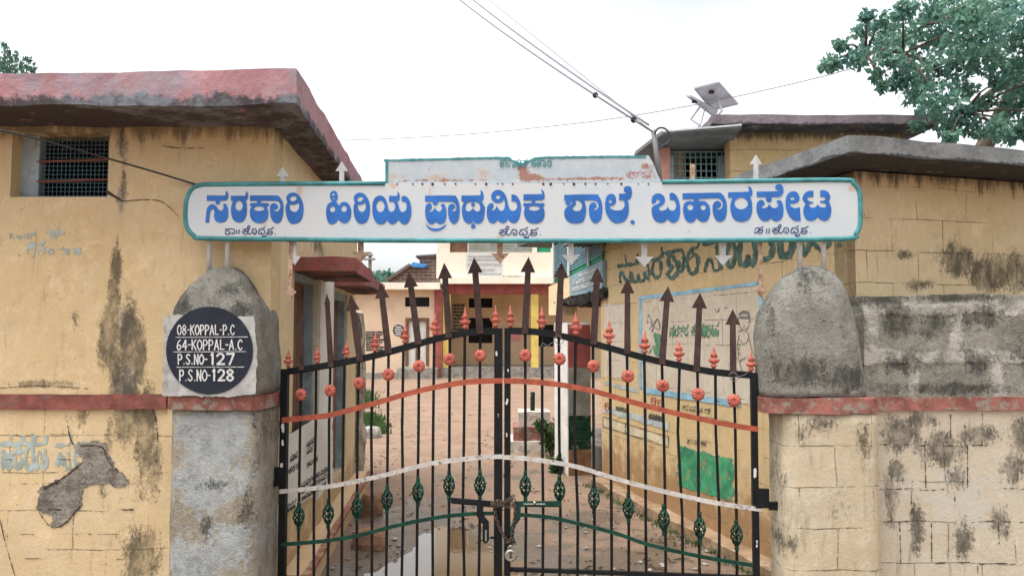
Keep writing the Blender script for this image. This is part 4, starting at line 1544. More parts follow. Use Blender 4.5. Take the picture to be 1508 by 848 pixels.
for (x0_, y0_, x1_, h_, ks) in ((843, 414, 884, 6, ['na', 'ma', 'ra', 'pa', 'la', 'ka', 'Ta', 'sa']), (842, 424, 882, 6, ['ka', 'ra', 'na', 'sa', 'pa', 'ra', 'la', 'Ta', 'ya']), (852, 404, 884, 4, ['sa', 'ra', 'ka', 'pa', 'na', 'la'])):
    kn_line(fd, ks, x0_, y0_, x1_, y0_ + h_, .55, slope=-.34)
fd.wear(.5, 3, 81)
fd.mesh('lettering', M['chalk'], bo, RS, .060)
fd = Field(838, 380, 888, 438, .35)
kn_line(fd, ['na', 'ma', 'ra', 'pa', 'la', 'ka', 'Ta', 'sa'], 843.6, 414.8, 884.6, 420.8, .5, slope=-.34)
kn_line(fd, ['ka', 'ra', 'na', 'sa', 'pa', 'ra', 'la', 'Ta', 'ya'], 842.6, 424.8, 882.6, 430.8, .5, slope=-.34)
M['board_shade'] = plain('darker board lettering', (.13, .20, .24), .8, .1, .2, 9, 0)
fd.mesh('lettering', M['board_shade'], bo, RS, .058)
mb = MB()
mb.pplate(RS, [(815, 417), (838, 406), (887, 382), (887, 332), (815, 345)], -.15, .05)
M['backing'] = plain('painted dark behind mesh', (.03, .05, .065), .9, .1, .3, 5, 0)  # dark panel added in place of the unlit space behind the mesh
mb.build('mesh_backing', M['backing'], vb)
mb = MB()
mb.pplate(RS, [(814, 404), (838, 392), (887, 370), (887, 382.5), (838, 406.5), (814, 417)], .03, .04)
mb.build('green_board', M['greenframe'], vb)
mb = MB()
for y in np.arange(-4, 44, 3.6):
    mb.tube([RS.hit(814, 369 + y, .045), RS.hit(838, 356 + y, .045), RS.hit(887, 332 + y * .98, .045)], .008, 4)
M['paleblue_wire'] = plain('pale blue wire', (.25, .42, .50), .6, .3, .2, 6, 0)
mb.build('mesh_wires', M['paleblue_wire'], vb)
for x, yb in ((837.5, 406), (866.5, 392), (815, 416)):
    mb = MB()
    mb.tube([RS.hit(x, yb, .05), RS.hit(x, 340, .05)], .018, 6)
    mb.build('post', M['whitewash'], vb)
M['verdark'] = plain('dark olive verandah wall', (.085, .088, .07), .9, .1, .4, 3, .2)  # dark grey-green over the whole wall
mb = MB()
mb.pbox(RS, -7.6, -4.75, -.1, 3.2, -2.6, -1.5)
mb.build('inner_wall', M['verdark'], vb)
mb = MB()
mb.pbox(RS, -7.6, -4.75, 3.2, 3.3, -2.6, .12)
mb.build('roof_slab', M['grey_roof'], vb)
mb = MB()
mb.pbox(RS, -5.05, -4.8, -.1, 2.1, -.7, -.45)
mb.build('white_strip', M['whitewash'], vb)
mb = MB()
mb.pbox(RS, -7.2, -4.75, -.1, .28, -1.5, -.35)
mb.build('verandah_step', M['stone'], vb)

# ------------------------------------------------------------------ two storey block across the back of the yard
bb = thing('school_block', (-1, 27, .2), 'two storey cream block with maroon beam and yellow columns across the back', 'building')
X = lambda px, Y=27: at(px, 490, Y).x
ZB = lambda py, Y=27: zat(py, Y)
mb = MB()
dr_ = (X(597), X(632), ZB(538.5), ZB(468))
vt_ = (X(596), X(632), ZB(451.5), ZB(437.5))
mb.wall(BK, X(500), X(651), 0, ZB(424), .25, [dr_, vt_])
mb.build('left_room_wall', M['cream3'], bb)
mb = MB()
mb.pbox(BK, X(495), X(649), ZB(427), ZB(417), -4.5, .45)
ob = mb.build('roof_slab', M['cream'], bb)
mb = MB()
mb.pbox(BK, X(640), X(651) - .01, .25, ZB(427), .002, .12)
mb.build('maroon_corner', M['maroon'], bb)
mb = MB()
fw = .11
mb.pbox(BK, dr_[0], dr_[0] + fw, dr_[2], dr_[3], -.15, .03)
mb.pbox(BK, dr_[1] - fw, dr_[1], dr_[2], dr_[3], -.15, .03)
mb.pbox(BK, dr_[0] + fw, dr_[1] - fw, dr_[3] - fw, dr_[3], -.15, .03)
cxm = (dr_[0] + dr_[1]) / 2
mb.pbox(BK, cxm - .06, cxm + .06, dr_[2], dr_[3] - fw, -.14, .0)
do = mb.build('door', M['brownwood'], bb)
for a0, a1 in ((dr_[0] + fw, cxm - .06), (cxm + .06, dr_[1] - fw)):
    mb = MB()
    mb.pbox(BK, a0, a1, dr_[2], dr_[3] - fw, -.12, -.06)
    mb.build('door_panel', M['doorwhite'], do)
mb = MB()
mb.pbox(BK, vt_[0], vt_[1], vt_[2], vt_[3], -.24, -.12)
mb.build('vent_dark_fill', M['dark_fill'], bb)
fd = Field(575, 474, 600, 498, .4)
fd.contours([np.array([(587 + 8.3 * math.cos(t), 486.4 + 8.6 * math.sin(t)) for t in np.linspace(0, 6.28, 32)[:-1]])])
fd.mesh('black_disc', M['disc'], bb, BK, .012)
fd = Field(575, 474, 600, 498, .25)
for y, x0_, x1_ in ((481.5, 582.5, 591), (485, 581, 593), (488.5, 581.5, 592.5), (492, 583, 590)):
    kn_line(fd, ['Ta', 'ka', 'pa', 'la'], x0_, y - 1, x1_, y + 1, .3)
fd.mesh('lettering', M['chalk'], bb, BK, .02)
fd = Field(535, 484, 572, 520, .35)
for k in range(8):
    kn_line(fd, [random.choice(['ka', 'ra', 'na', 'pa', 'sa', 'la', 'Ta']) for _ in range(7)], 539, 488 + k * 3.7, 567 - (k % 3) * 4, 490.2 + k * 3.7, .45)
fd.wear(.5, 3, 82)
fd.mesh('lettering', M['ink'], bb, BK, .012)
# verandah
mb = MB()
wn = (X(690, 29.4), X(725, 29.4), ZB(505, 29.4), ZB(468, 29.4))
v2 = (X(690, 29.4), X(725, 29.4), ZB(453, 29.4), ZB(439, 29.4))
w3 = (X(791, 29.4), X(815, 29.4), ZB(510, 29.4), ZB(478, 29.4))
mb.wall(VW, X(640, 29.4), X(900, 29.4), 0, ZB(418, 29.4), .25, [wn, v2, w3])
mb.build('verandah_wall', M['cream2'], bb)
for h in (wn, v2, w3):
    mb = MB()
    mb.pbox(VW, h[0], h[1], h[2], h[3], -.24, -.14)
    mb.build('window_dark_fill', M['dark_fill'], bb)
mb = MB()
mb.box((X(651), 27.25, .0), (X(651) + .2, 29.15, ZB(418)))
mb.build('verandah_side_wall', M['cream2'], bb)
fd = Field(660, 440, 690, 520, .4)
for k in range(9):
    kn_line(fd, [random.choice(['ka', 'ra', 'na', 'pa', 'sa']) for _ in range(5)], 664, 448 + k * 5, 684, 451 + k * 5, .45)
fd.wear(.6, 3, 83)
fd.mesh('lettering', M['ink'], bb, VW, .012)
mb = MB()
mb.pbox(BK, X(652.5), X(900), ZB(433), ZB(419), -.3, -.02)
mb.build('beam', M['maroon'], bb)
for xa, xb in ((652, 663), (782, 793)):
    mb = MB()
    mb.pbox(BK, X(xa), X(xb), .2, ZB(433) - .005, -.27, -.03)
    mb.build('column', M['column'], bb)
mb = MB()
mb.pbox(BK, X(648), X(900), 0, ZB(541), -2.2, .02)
mb.build('verandah_plinth', M['stone'], bb)
mb = MB()
mb.pbox(BK, X(590), X(647), 0, ZB(541), .001, .8)
mb.pbox(BK, X(520), X(590) - .01, 0, ZB(548), .001, .5)
ob = mb.build('step', M['stone'], bb)
mb = MB()
mb.pbox(BK, X(649) + .01, X(900), ZB(418.5), ZB(409), -3, .35)
mb.build('floor_slab', M['cream'], bb)
mb = MB()
n = wall_mat('cream parapet', BK, (.78, .72, .60), (.72, .66, .54), grime=.15, dark=[(755, 408, 30, 4, .9), (720, 408, 20, 4, .7)])
M['parapet'] = n
uw = (X(662), X(784), ZB(371.5), ZB(325))
u2 = (X(791), X(812), ZB(371.5), ZB(325))
mb.wall(BK, X(642), X(900), ZB(409) + .003, ZB(292), .25, [uw, u2])
mb.build('upper_wall', M['parapet'], bb)
mb = MB()
mb.pbox(BK, X(636), X(900), ZB(292), ZB(286), -4, .4)
mb.build('upper_slab', M['cream'], bb)
mb = MB()
mb.pbox(BK, X(662) + .01, X(688), uw[2], uw[3], -.2, -.1)
sh = mb.build('shutter', M['brownwood'], bb)
mb = MB()
mb.pbox(BK, X(689), X(784), uw[2], uw[3], -.24, -.2)
gl = mb.build('window', M['glass'], bb)
mb = MB()
for x in (700, 712, 724, 737, 748, 760, 771):
    mb.tube([(X(x), 27.12, uw[2]), (X(x), 27.12, uw[3])], .03 if x in (724, 760) else .018, 4)
for y in (369, 365, 360, 355, 350, 344, 338):
    mb.tube([(X(689), 27.10, ZB(y)), (X(784), 27.10, ZB(y))], .016, 4)
mb.build('grille', M['greywood'], gl)
mb = MB()
mb.pbox(BK, u2[0] + .01, u2[1] - .01, u2[2], u2[3], -.24, -.18)
gl2 = mb.build('window', M['greenframe'], bb)
fd = Field(684, 370, 744, 414, .6)
fd.contours([np.array([(687, 373), (740, 373), (740, 411), (687, 411)], float)])
fd.mesh('painted_notice', M['chalk'], bb, BK, .012)
fd = Field(684, 370, 744, 414, .3)
M['faint_ink'] = plain('faint grey lettering', (.36, .37, .35), .9, .1, .2, 9, 0)
for (x0_, x1_, y_, h_, kk) in ((690, 734, 377, 2, 12), (690, 736, 381.5, 2.6, 10), (688, 738, 388, 4.2, 9), (706, 729, 396, 4, 5), (702, 738, 402.5, 2.2, 8)):
    kn_line(fd, [random.choice(['ka', 'ra', 'na', 'pa', 'sa', 'la', 'Ta', 'ya']) for _ in range(kk)], x0_, y_, x1_, y_ + h_, .35)
fd.mesh('lettering', M['faint_ink'], bb, BK, .02)
mb = MB()
mb.pbox(VW, X(750, 29.4), X(766, 29.4), ZB(502, 29.4), ZB(491, 29.4), .001, .02)
mb.build('pink_notice', M['notice'], bb)

# house, pole and trees behind
hb = thing('brick_house', (-6, 36, .2), 'unplastered brick house with a blue sheet on its tiled roof, behind the cream block', 'house')
HP = Plane(0, 36, 1, 0)
mb = MB()
mb.pplate(HP, [(574, 440), (574, 408), (600, 392), (618, 392), (618, 377), (648, 377), (648, 440)], 0, 4)
mb.build('wall', M['brick'], hb)
mb = MB()
mb.pplate(HP, [(566, 412), (602, 388), (607, 390), (571, 414)], .3, 4)
mb.pplate(HP, [(612, 378.5), (648, 376), (648, 373.5), (612, 376)], .3, 4)
mb.build('roof', M['thatch'], hb)
mb = MB()
mb.pplate(HP, [(604, 391), (608, 386), (620, 388), (630, 390), (624, 394), (610, 393)], .5, .6)
mb.build('blue_sheet', M['tarp'], hb)
pb_ = at(544, 470, 40)
pole = thing('utility_pole', (pb_.x, 40, 0), 'far utility pole with short cross arms against the sky, under the sign', 'pole')
mb = MB()
mb.tube([(pb_.x, 40, -.2), (pb_.x, 40, zat(372, 40))], [.14, .09], 8)
mb.build('mast', M['stone'], pole)
for y, w_ in ((376, 5), (382, 8), (401, 7)):
    mb = MB()
    z = zat(y, 40)
    mb.tube([(pb_.x - w_ / 1100 * 40, 39.85, z), (pb_.x + w_ / 1100 * 40, 39.85, z)], .06, 6)
    mb.build('cross_arm', M['stone'], pole)


# ------------------------------------------------------------------ trees
def leaves(mbv, ctr, r, cnt, size, squash=.85, droop=.5):
    for _ in range(cnt):
        d = Vector(rng.normal(size=3))
        d.normalize()
        rad = r * (rng.random() ** .45)
        p = ctr + Vector((d.x * rad, d.y * rad, d.z * rad * squash))
        t = Vector((rng.normal(), rng.normal(), rng.normal() - droop * 2)).normalized()
        sd = t.cross(Vector(rng.normal(size=3))).normalized()
        nn = sd.cross(t)
        s_ = size * rng.uniform(.5, 1.3)
        f = nn * s_ * .12
        mbv.add([p, p + t * s_ * .35 + sd * s_ * .42 + f, p + t * s_ * .75 + sd * s_ * .25 + f, p + t * s_ * 1.15, p + t * s_ * .75 - sd * s_ * .25 + f, p + t * s_ * .35 - sd * s_ * .42 + f],
                [(0, 1, 2, 3), (0, 3, 4, 5)])


tr = thing('tree', (6.0, 11.0, 0), 'large broad leaved tree leaning over the right building at the top right corner', 'tree')
clumps = [(1224, 92, 15), (1214, 96, 7), (1240, 66, 10), (1262, 84, 22), (1295, 66, 30), (1268, 44, 14), (1276, 22, 10), (1300, 32, 20), (1336, 52, 36), (1330, 12, 20), (1384, 44, 44), (1440, 40, 52), (1496, 42, 48), (1340, 100, 30),
          (1400, 92, 42), (1376, 8, 30), (1450, 82, 36), (1290, 110, 10), (1300, 126, 11), (1352, 130, 28), (1384, 146, 36), (1366, 172, 24), (1400, 186, 24), (1438, 190, 16), (1500, 100, 40), (1494, 150, 30), (1420, 10, 40), (1480, 10, 40), (1470, 118, 18), (1470, 186, 20), (1450, 150, 16), (1420, 130, 20), (1486, 200, 16), (1400, 200, 12), (1310, 84, 22), (1500, 190, 22), (1350, 184, 10), (1322, 118, 18), (1424, 168, 20)]
clumps += [(1560, 40, 60), (1560, 110, 60), (1600, 60, 70), (1560, 170, 40)]
mb = MB()
limb = MB()
hub = at(1500, 120, 9.6)
limb.tube([(6.05, 11.05, -.1), (6.1, 11.0, 1.6), (6.2, 10.6, 3.4), hub], [.22, .18, .14, .09], 10)
hubs = [hub, at(1440, 70, 9.2), at(1390, 110, 8.9), at(1330, 80, 8.7), at(1275, 80, 8.6), at(1400, 30, 8.8), at(1420, 165, 8.9)]
for a_, b_, r_ in ((0, 1, .06), (1, 2, .045), (2, 3, .035), (3, 4, .022), (1, 5, .04), (0, 6, .045)):
    limb.tube([hubs[a_], (hubs[a_] + hubs[b_]) / 2 + Vector((0, 0, .06)), hubs[b_]], [r_, r_ * .85, r_ * .6], 7)
for (x, y, r) in clumps:
    Y = 8.6 + rng.uniform(-.7, .9)
    c = at(x, y, Y)
    R = r / 1100 * Y
    leaves(mb, c, R, int(50 + 2700 * R * R), .068)
    h_ = min(hubs, key=lambda q: (q - c).length)
    limb.tube([h_, (h_ + c) / 2 + Vector((0, 0, .05)), c], [.02, .012, .005], 5)
mb.build('crown', M['leaf'], tr)
limb.build('trunk', M['bark'], tr, True)
t2 = thing('tree', (-8.4, 12.5, 0), 'small feathery tree showing above the red slab at the far left', 'tree')
mb = MB()
limb = MB()
root = Vector((-8.4, 12.5, 3.6))
limb.tube([(-8.45, 12.5, -.1), root], [.16, .1], 8)
for (x, y, r) in ((4, 90, 16), (22, 84, 15), (10, 74, 8), (36, 98, 14), (48, 100, 8), (22, 102, 14), (0, 104, 20), (6, 68, 5), (40, 88, 5), (-20, 95, 30), (-50, 90, 40)):
    c = at(x, y, 12.4 + rng.uniform(-.5, .5))
    R = r / 1100 * 12.4
    leaves(mb, c, R, int(30 + 1100 * R * R), .06, .8, .3)
    limb.tube([root, root * .4 + c * .6 + Vector((0, 0, .1)), c], [.05, .02, .006], 5)
mb.build('crown', M['leaf2'], t2)
limb.build('trunk', M['bark'], t2, True)
t3 = thing('tree', (at(566, 470, 46).x, 46, 0), 'distant green tree between the far pole and the brick house', 'tree')
mb = MB()
c0_ = at(566, 440, 46)
for (x, y, r) in ((548, 410, 9), (560, 408, 10), (572, 406, 10), (552, 418, 14), (570, 418, 14), (540, 416, 10)):
    c = at(x, y, 46 + rng.uniform(-1, 1))
    leaves(mb, c, r / 1100 * 46, 260, .22, .8, .2)
mb.build('crown', M['leaf'], t3)
mb = MB()
mb.tube([(c0_.x, 46, -.1), (c0_.x, 46, at(560, 412, 46).z)], [.3, .15], 8)
mb.build('trunk', M['bark'], t3, True)

# ------------------------------------------------------------------ things in the yard
M['flagwhite'] = plain('dirty whitewashed plinth', (.52, .48, .43), .9, .1, .2, 4, .3, dirt=(.33, .25, .19), dirt_lo=.52)
fp = thing('flagpole_base', (.3, 11.2, 0), 'stepped whitewashed flag base with a short pole stub in the middle of the yard', 'flag base')
Xf = lambda px: at(px, 600, 11.2).x
for nm, xa, xb, za, zb_, yd, m in (('bottom_tier', 751, 827, -.05, .20, .40, 'flagwhite'), ('middle_tier', 756, 822, .19, .40, .34, 'band2'), ('top_tier', 763, 811, .39, .615, .25, 'flagwhite')):
    mb = MB()
    mb.box((Xf(xa), 11.55 - yd, za), (Xf(xb), 11.55 + yd, zb_))
    ob = mb.build(nm, M[m], fp)
    roughen(ob, .08, .012, 6)
mb = MB()
mb.tube([(Xf(785), 11.55, .5), (Xf(785.5), 11.55, zat(577, 11.55))], .035, 10)
mb.build('pole_stub', M['piergrowth'], fp)


def rock(name, px0, px1, py_top, py_bot, label, m='stone', dep=.3, seed=0):
    gy_ = None
    Y = 1.8 * 1100 / (py_bot - 490)
    xa, xb, zt_ = at(px0, py_bot, Y).x, at(px1, py_bot, Y).x, zat(py_top, Y)
    mb = MB()
    secs = []
    for f, q in ((-.12, 1.0), (.35, 1.03), (.8, .93), (1.0, .78)):
        secs.append(srect((xa + xb) / 2, Y + dep / 2, (xb - xa) / 2 * q, dep / 2 * q, f * zt_, 20, 3.5))
    o = loft(secs).build(name, M[m], None, False)
    roughen(o, .07, .03, 5 + seed * .3, 12)
    tag(o, label, 'stone', 'loose stones along the left building')
    return o


rock('stone', 524, 557, 632, 648, 'pale flat stone by the far grass beside the left wall', 'stone', .5)
M['redstone'] = plain('reddish stone', (.24, .135, .09), .9, .1, .35, 6, .5, dirt=(.14, .11, .08), dirt_lo=.56)
rock('stone', 527, 559, 732, 757, 'squared reddish block near the end of the plinth', 'redstone', .25, 1)
rock('stone', 512, 566, 788, 803, 'low wet slab sunk in the mud by the plinth, nearest the gate', 'redstone', .3, 2)
rock('stone', 552, 586, 560, 566, 'long grey stone lying before the cream block at the foot of its steps', 'stone', 1.2, 3)


def weed(px, py, hpx, n_, label, m='leaf3'):
    Y = 1.8 * 1100 / (py - 490)
    b = at(px, py, Y)
    b.z = gz(b.x, Y) - .02
    t = thing('weed', b, label, 'plant', 'weeds growing by the pier')
    h_ = hpx / 1100 * Y
    st, lf = MB(), MB()
    for k in range(n_):
        a = rng.uniform(0, 6.28)
        lean = rng.uniform(.1, .5) * h_
        tip = b + Vector((math.cos(a) * lean, math.sin(a) * lean * .6, h_ * rng.uniform(.6, 1.0)))
        mid_ = b * .5 + tip * .5 + Vector((0, 0, h_ * .1))
        st.tube([b, mid_, tip], [.006, .005, .003], 5)
        for f in np.linspace(.25, 1, 8):
            p = b.lerp(mid_, f * 2) if f < .5 else mid_.lerp(tip, f * 2 - 1)
            leaves(lf, p, .04, 3, .085, 1, -.1)
    lf.build('foliage', M[m], t)
    st.build('stem', M['leaf3'], t)


weed(812, 672, 58, 9, 'taller leafy weed left of the white pier edge')
weed(820, 694, 22, 6, 'low spreading weed at the foot of the pier, left side')
weed(880, 668, 26, 4, 'small thin weed right of the pier by the block wall')

grass_mb = MB()
for _ in range(2600):
    px = rng.normal(546, 10)
    Y = rng.choice([rng.uniform(13, 15.5), rng.uniform(17, 21)])
    x = at(px, 600, Y).x - (Y - 14) * .05
    b = Vector((x, Y, gz(x, Y)))
    t = Vector((rng.normal() * .05, rng.normal() * .05, rng.uniform(.06, .18)))
    w_ = Vector((rng.normal() * .016, .004, 0))
    grass_mb.add([b - w_, b + w_, b + t], [(0, 1, 2)])
for _ in range(700):
    Y = rng.uniform(5.4, 9)
    a = (Y - 4.85) / .963
    p = RS.w(-a, 0, .2 + abs(rng.normal()) * .04)
    p.z = gz(p.x, p.y) - .005
    t = Vector((rng.normal() * .03, rng.normal() * .03, rng.uniform(.02, .06)))
    w_ = Vector((.004, rng.normal() * .006, 0))
    grass_mb.add([p - w_, p + w_, p + t], [(0, 1, 2)])
g_ = grass_mb.build('grass', M['leaf3'])
tag(g_, 'patchy green grass along the foot of the walls', 'grass', None, 'stuff')
deb = MB()
for _ in range(2600):
    Y = 4.9 + 12 * rng.random() ** 1.6
    x = rng.uniform(-.22, .26) * Y
    if mnoise.noise(Vector((x * 1.3, Y * 1.3, 2))) < rng.uniform(-.1, .6):
        continue
    z = gz(x, Y) + .006
    a = rng.uniform(0, 3.14)
    L = rng.uniform(.008, .032)
    if rng.random() < .25:
        L *= 2.5
    d = Vector((math.cos(a), math.sin(a), 0)) * L
    w_ = Vector((-math.sin(a), math.cos(a), 0)) * rng.uniform(.002, .007)
    p = Vector((x, Y, z))
    deb.add([p - d - w_, p + d - w_ * .3, p + d + w_ * .6, p - d + w_, p - d * .2 + Vector((0, 0, .012))], [(0, 1, 4), (1, 2, 4), (2, 3, 4), (3, 0, 4)])
d_ = deb.build('litter', M['wood_twig'])
tag(d_, 'dry twigs and leaf litter scattered over the muddy yard', 'litter', None, 'stuff')
deb = MB()
for _ in range(420):
    Y = 4.9 + 11 * rng.random() ** 1.5
    x = rng.uniform(-.24, .27) * Y
    r_ = rng.uniform(.008, .03)
    z = gz(x, Y)
    p = Vector((x, Y, z + r_ * .3))
    q = [p + Vector((r_ * rng.uniform(.7, 1.3) * a, r_ * rng.uniform(.7, 1.3) * b_, r_ * .6 * c_)) for a, b_, c_ in ((1, 0, 0), (0, 1, 0), (-1, 0, 0), (0, -1, 0), (0, 0, 1), (0, 0, -1))]
    deb.add(q, [(0, 1, 4), (1, 2, 4), (2, 3, 4), (3, 0, 4), (1, 0, 5), (2, 1, 5), (3, 2, 5), (0, 3, 5)])
d_ = deb.build('pebbles', M['stone'])
tag(d_, 'small pebbles and mud crumbs strewn over the yard', 'pebbles', None, 'stuff')

# ------------------------------------------------------------------ the iron gate
def interp(pts, x):
    xs, ys = [p[0] for p in pts], [p[1] for p in pts]
    return float(np.interp(x, xs, ys))


def curve(pts, k=6):
    P = [np.array(p, float) for p in pts]
    q = []
    for i in range(len(P) - 1):
        p0, p1, p2, p3 = P[max(i - 1, 0)], P[i], P[i + 1], P[min(i + 2, len(P) - 1)]
        for j in range(k):
            t = j / k
            q.append(tuple(0.5 * (2 * p1 + (p2 - p0) * t + (2 * p0 - 5 * p1 + 4 * p2 - p3) * t * t + (3 * p1 - p0 - 3 * p2 + p3) * t**3)))
    q.append(tuple(P[-1]))
    return q


def rail(mb, pts, th, off, dep):
    """a bar of flat iron that follows a curve given in picture pixels"""
    q = curve(pts)
    n_ = len(q)
    vs = []
    for x, y in q:
        vs += [GP.hit(x, y - th / 2, off), GP.hit(x, y + th / 2, off), GP.hit(x, y + th / 2, off) - GP.n * dep, GP.hit(x, y - th / 2, off) - GP.n * dep]
    fs = [(0, 3, 2, 1), (4 * n_ - 4, 4 * n_ - 3, 4 * n_ - 2, 4 * n_ - 1)]
    for i in range(n_ - 1):
        for k in range(4):
            l = (k + 1) % 4
            fs.append((4 * i + k, 4 * i + l, 4 * i + 4 + l, 4 * i + 4 + k))
    mb.add(vs, fs)


ZBOT = .10
# prototypes -------------------------------------------------------
mb = MB()
mb.lathe([(.009, -.01), (.009, .012), (.017, .018), (.017, .024), (.010, .030), (.010, .040), (.021, .048), (.024, .056), (.012, .066), (.009, .074), (.016, .084), (.019, .090), (.010, .100), (.006, .120), (.001, .150)], n=10)
for s_ in (-1, 1):
    mb.tube([(s_ * .006, 0, .040), (s_ * .020, -.003, .046), (s_ * .028, -.003, .060), (s_ * .020, -.002, .066)], [.005, .006, .004, .002], 6)
    mb.tube([(s_ * .006, 0, .072), (s_ * .016, -.003, .078), (s_ * .019, -.003, .088)], [.004, .004, .002], 6)
me_fin = mb.build('spear_finial', M['red_paint'], None, True)
mb = MB()
NR, NA = 7, 60
vs = [(0, -.012, 0)]
for i in range(1, NR + 1):
    t = i / NR
    for k in range(NA):
        a = 2 * math.pi * k / NA
        pet = abs(math.cos(a * 5.0))
        r = .038 * t * (1 - .10 * (1 - pet) ** 2 * t)
        y = -(.010 + .014 * math.sin(math.pi * min(t * .85 + .12, 1)) * (.55 + .45 * pet)) + (.012 if t == 1 else 0)
        vs.append((r * math.cos(a), y, r * math.sin(a)))
fs = [(0, 1 + (k + 1) % NA, 1 + k) for k in range(NA)]
for i in range(NR - 1):
    for k in range(NA):
        l = (k + 1) % NA
        fs.append((1 + i * NA + k, 1 + i * NA + l, 1 + (i + 1) * NA + l, 1 + (i + 1) * NA + k))
b0 = len(vs)
vs += [(x * .9, .004, z * .9) for x, y, z in vs[1 + (NR - 1) * NA:1 + NR * NA]]
for k in range(NA):
    l = (k + 1) % NA
    fs.append((1 + (NR - 1) * NA + k, 1 + (NR - 1) * NA + l, b0 + l, b0 + k))
fs.append(tuple(b0 + k for k in range(NA)))
mb.add(vs, fs)
me_ros = mb.build('rosette', M['red_paint'], None, True)
mb = MB()
for k in range(6):
    pts = []
    for j in range(17):
        t = j / 16
        a = 2 * math.pi * k / 6 + t * math.pi * 1.15
        r = .007 + .026 * math.sin(math.pi * t) ** .9
        pts.append((r * math.cos(a), r * math.sin(a), -.062 + .124 * t))
    mb.tube(pts, .0055, 6)
mb.lathe([(.012, .055), (.012, .085), (.009, .095)], n=8)
mb.lathe([(.009, -.095), (.012, -.085), (.012, -.055)], n=8)
me_twi = mb.build('basket_twist', M['green_iron'], None, True)
for o in (me_fin, me_ros, me_twi):
    weld(o)
GROT = math.atan2(GP.u.y, GP.u.x)


def leaf(label, xh, wh, xm, wm, top, orange, white, green, bars, ros, fins, tw, arrows):
    base = GP.hit(xh, 700)
    base.z = 0
    g = thing('gate_leaf', base, label, 'gate', 'leaves of the iron gate')
    mb = MB()
    ytop = interp(top, xh)
    mb.plate([GP.w(GP.loc(xh - wh, 700)[0], ZBOT, .02), GP.w(GP.loc(xh + wh, 700)[0], ZBOT, .02), GP.hit(xh + wh, ytop - 4, .02), GP.hit(xh - wh, ytop - 4, .02)], -GP.n * .04)
    mb.build('hinge_stile', M['black_iron'], g)
    mb = MB()
    ytop = interp(top, xm)
    mb.plate([GP.w(GP.loc(xm - wm, 700)[0], ZBOT, .02), GP.w(GP.loc(xm + wm, 700)[0], ZBOT, .02), GP.hit(xm + wm, ytop - 4, .02), GP.hit(xm - wm, ytop - 4, .02)], -GP.n * .04)
    mb.build('meeting_stile', M['black_iron'], g)
    mb = MB()
    s_ = 1 if xm > xh else -1
    rail(mb, [(x, y) for x, y in top if (xh + s_ * wh - x) * (xm - s_ * wm - x) < 0] and
         [(xh + s_ * wh, interp(top, xh + s_ * wh))] + sorted([(x, y) for x, y in top if (xh + s_ * wh - x) * (xm - s_ * wm - x) < 0], key=lambda p: s_ * p[0]) + [(xm - s_ * wm, interp(top, xm - s_ * wm))], 10, .018, .036)
    mb.build('top_rail', M['black_iron'], g)
    for nm, pts, th, m, off in (('upper_band', orange, 8, 'orange', .020), ('middle_band', white, 6.5, 'white_band', .019), ('lower_band', green, 5.6, 'green_iron', .018)):
        mb = MB()
        rail(mb, pts, th, off + .005, .006)
        ob = mb.build(nm, M[m], g)
    mb = MB()
    za = GP.loc(xh, 850)[1]
    a0, a1 = sorted((GP.loc(xh + s_ * wh, 700)[0], GP.loc(xm - s_ * wm, 700)[0]))
    mb.pbox(GP, a0, a1, za - .012, za + .012, -.012, .012)
    mb.pbox(GP, a0, a1, ZBOT, ZBOT + .03, -.014, .014)
    mb.build('bottom_rail', M['black_iron'], g)
    for x in bars:
        a, _ = GP.loc(x, 640)
        yt = interp(top, x) + 3
        zt_ = GP.loc(x, yt)[1]
        mb = MB()
        j = lambda: rng.normal() * .0045
        mb.tube([GP.w(a + j(), ZBOT + .02, 0), GP.w(a + j(), .7, j()), GP.w(a + j(), 1.2, j()), GP.w(a, zt_, 0)], .0088, 6)
        mb.build('bar', M['black_iron'], g)
    for x, y in ros:
        dup(me_ros, g, GP.hit(x, y, .014), (rng.normal() * .1, rng.uniform(-.3, .3), GROT + rng.normal() * .1), (1.05, 1, 1.05))
    for x, y in fins:
        p = GP.hit(x, interp(top, x) - 4, 0)
        tipz = GP.loc(x, y)[1]
        dup(me_fin, g, p, (0, rng.normal() * .02, GROT), ((tipz - p.z) / .150 * 1.18, (tipz - p.z) / .150) + ((tipz - p.z) / .150,))
    for x, y in tw:
        a, _ = GP.loc(min(bars, key=lambda b: abs(b - x)), 640)
        z = GP.loc(x, y)[1]
        dup(me_twi, g, GP.w(a, z, 0), (0, 0, rng.uniform(0, 6)))
    for (bx, by, tx_, ty, hw, sw) in arrows:
        d = np.array([tx_ - bx, ty - by], float)
        L = np.hypot(*d)
        d /= L
        nn = np.array([-d[1], d[0]])
        hl = 23 if hw > 6 else 16
        nk = np.array([bx, by]) + d * (L - hl)
        B = np.array([bx, by])
        pts = [B - nn * (sw + .8), nk - nn * sw, nk - nn * hw, np.array([tx_, ty]), nk + nn * hw, nk + nn * sw, B + nn * (sw + .8)]
        mb = MB()
        mb.pplate(GP, [tuple(p) for p in pts][::-1], .028, .007)
        mb.build('arrow_spike', M['brown_iron'], g)
    return g


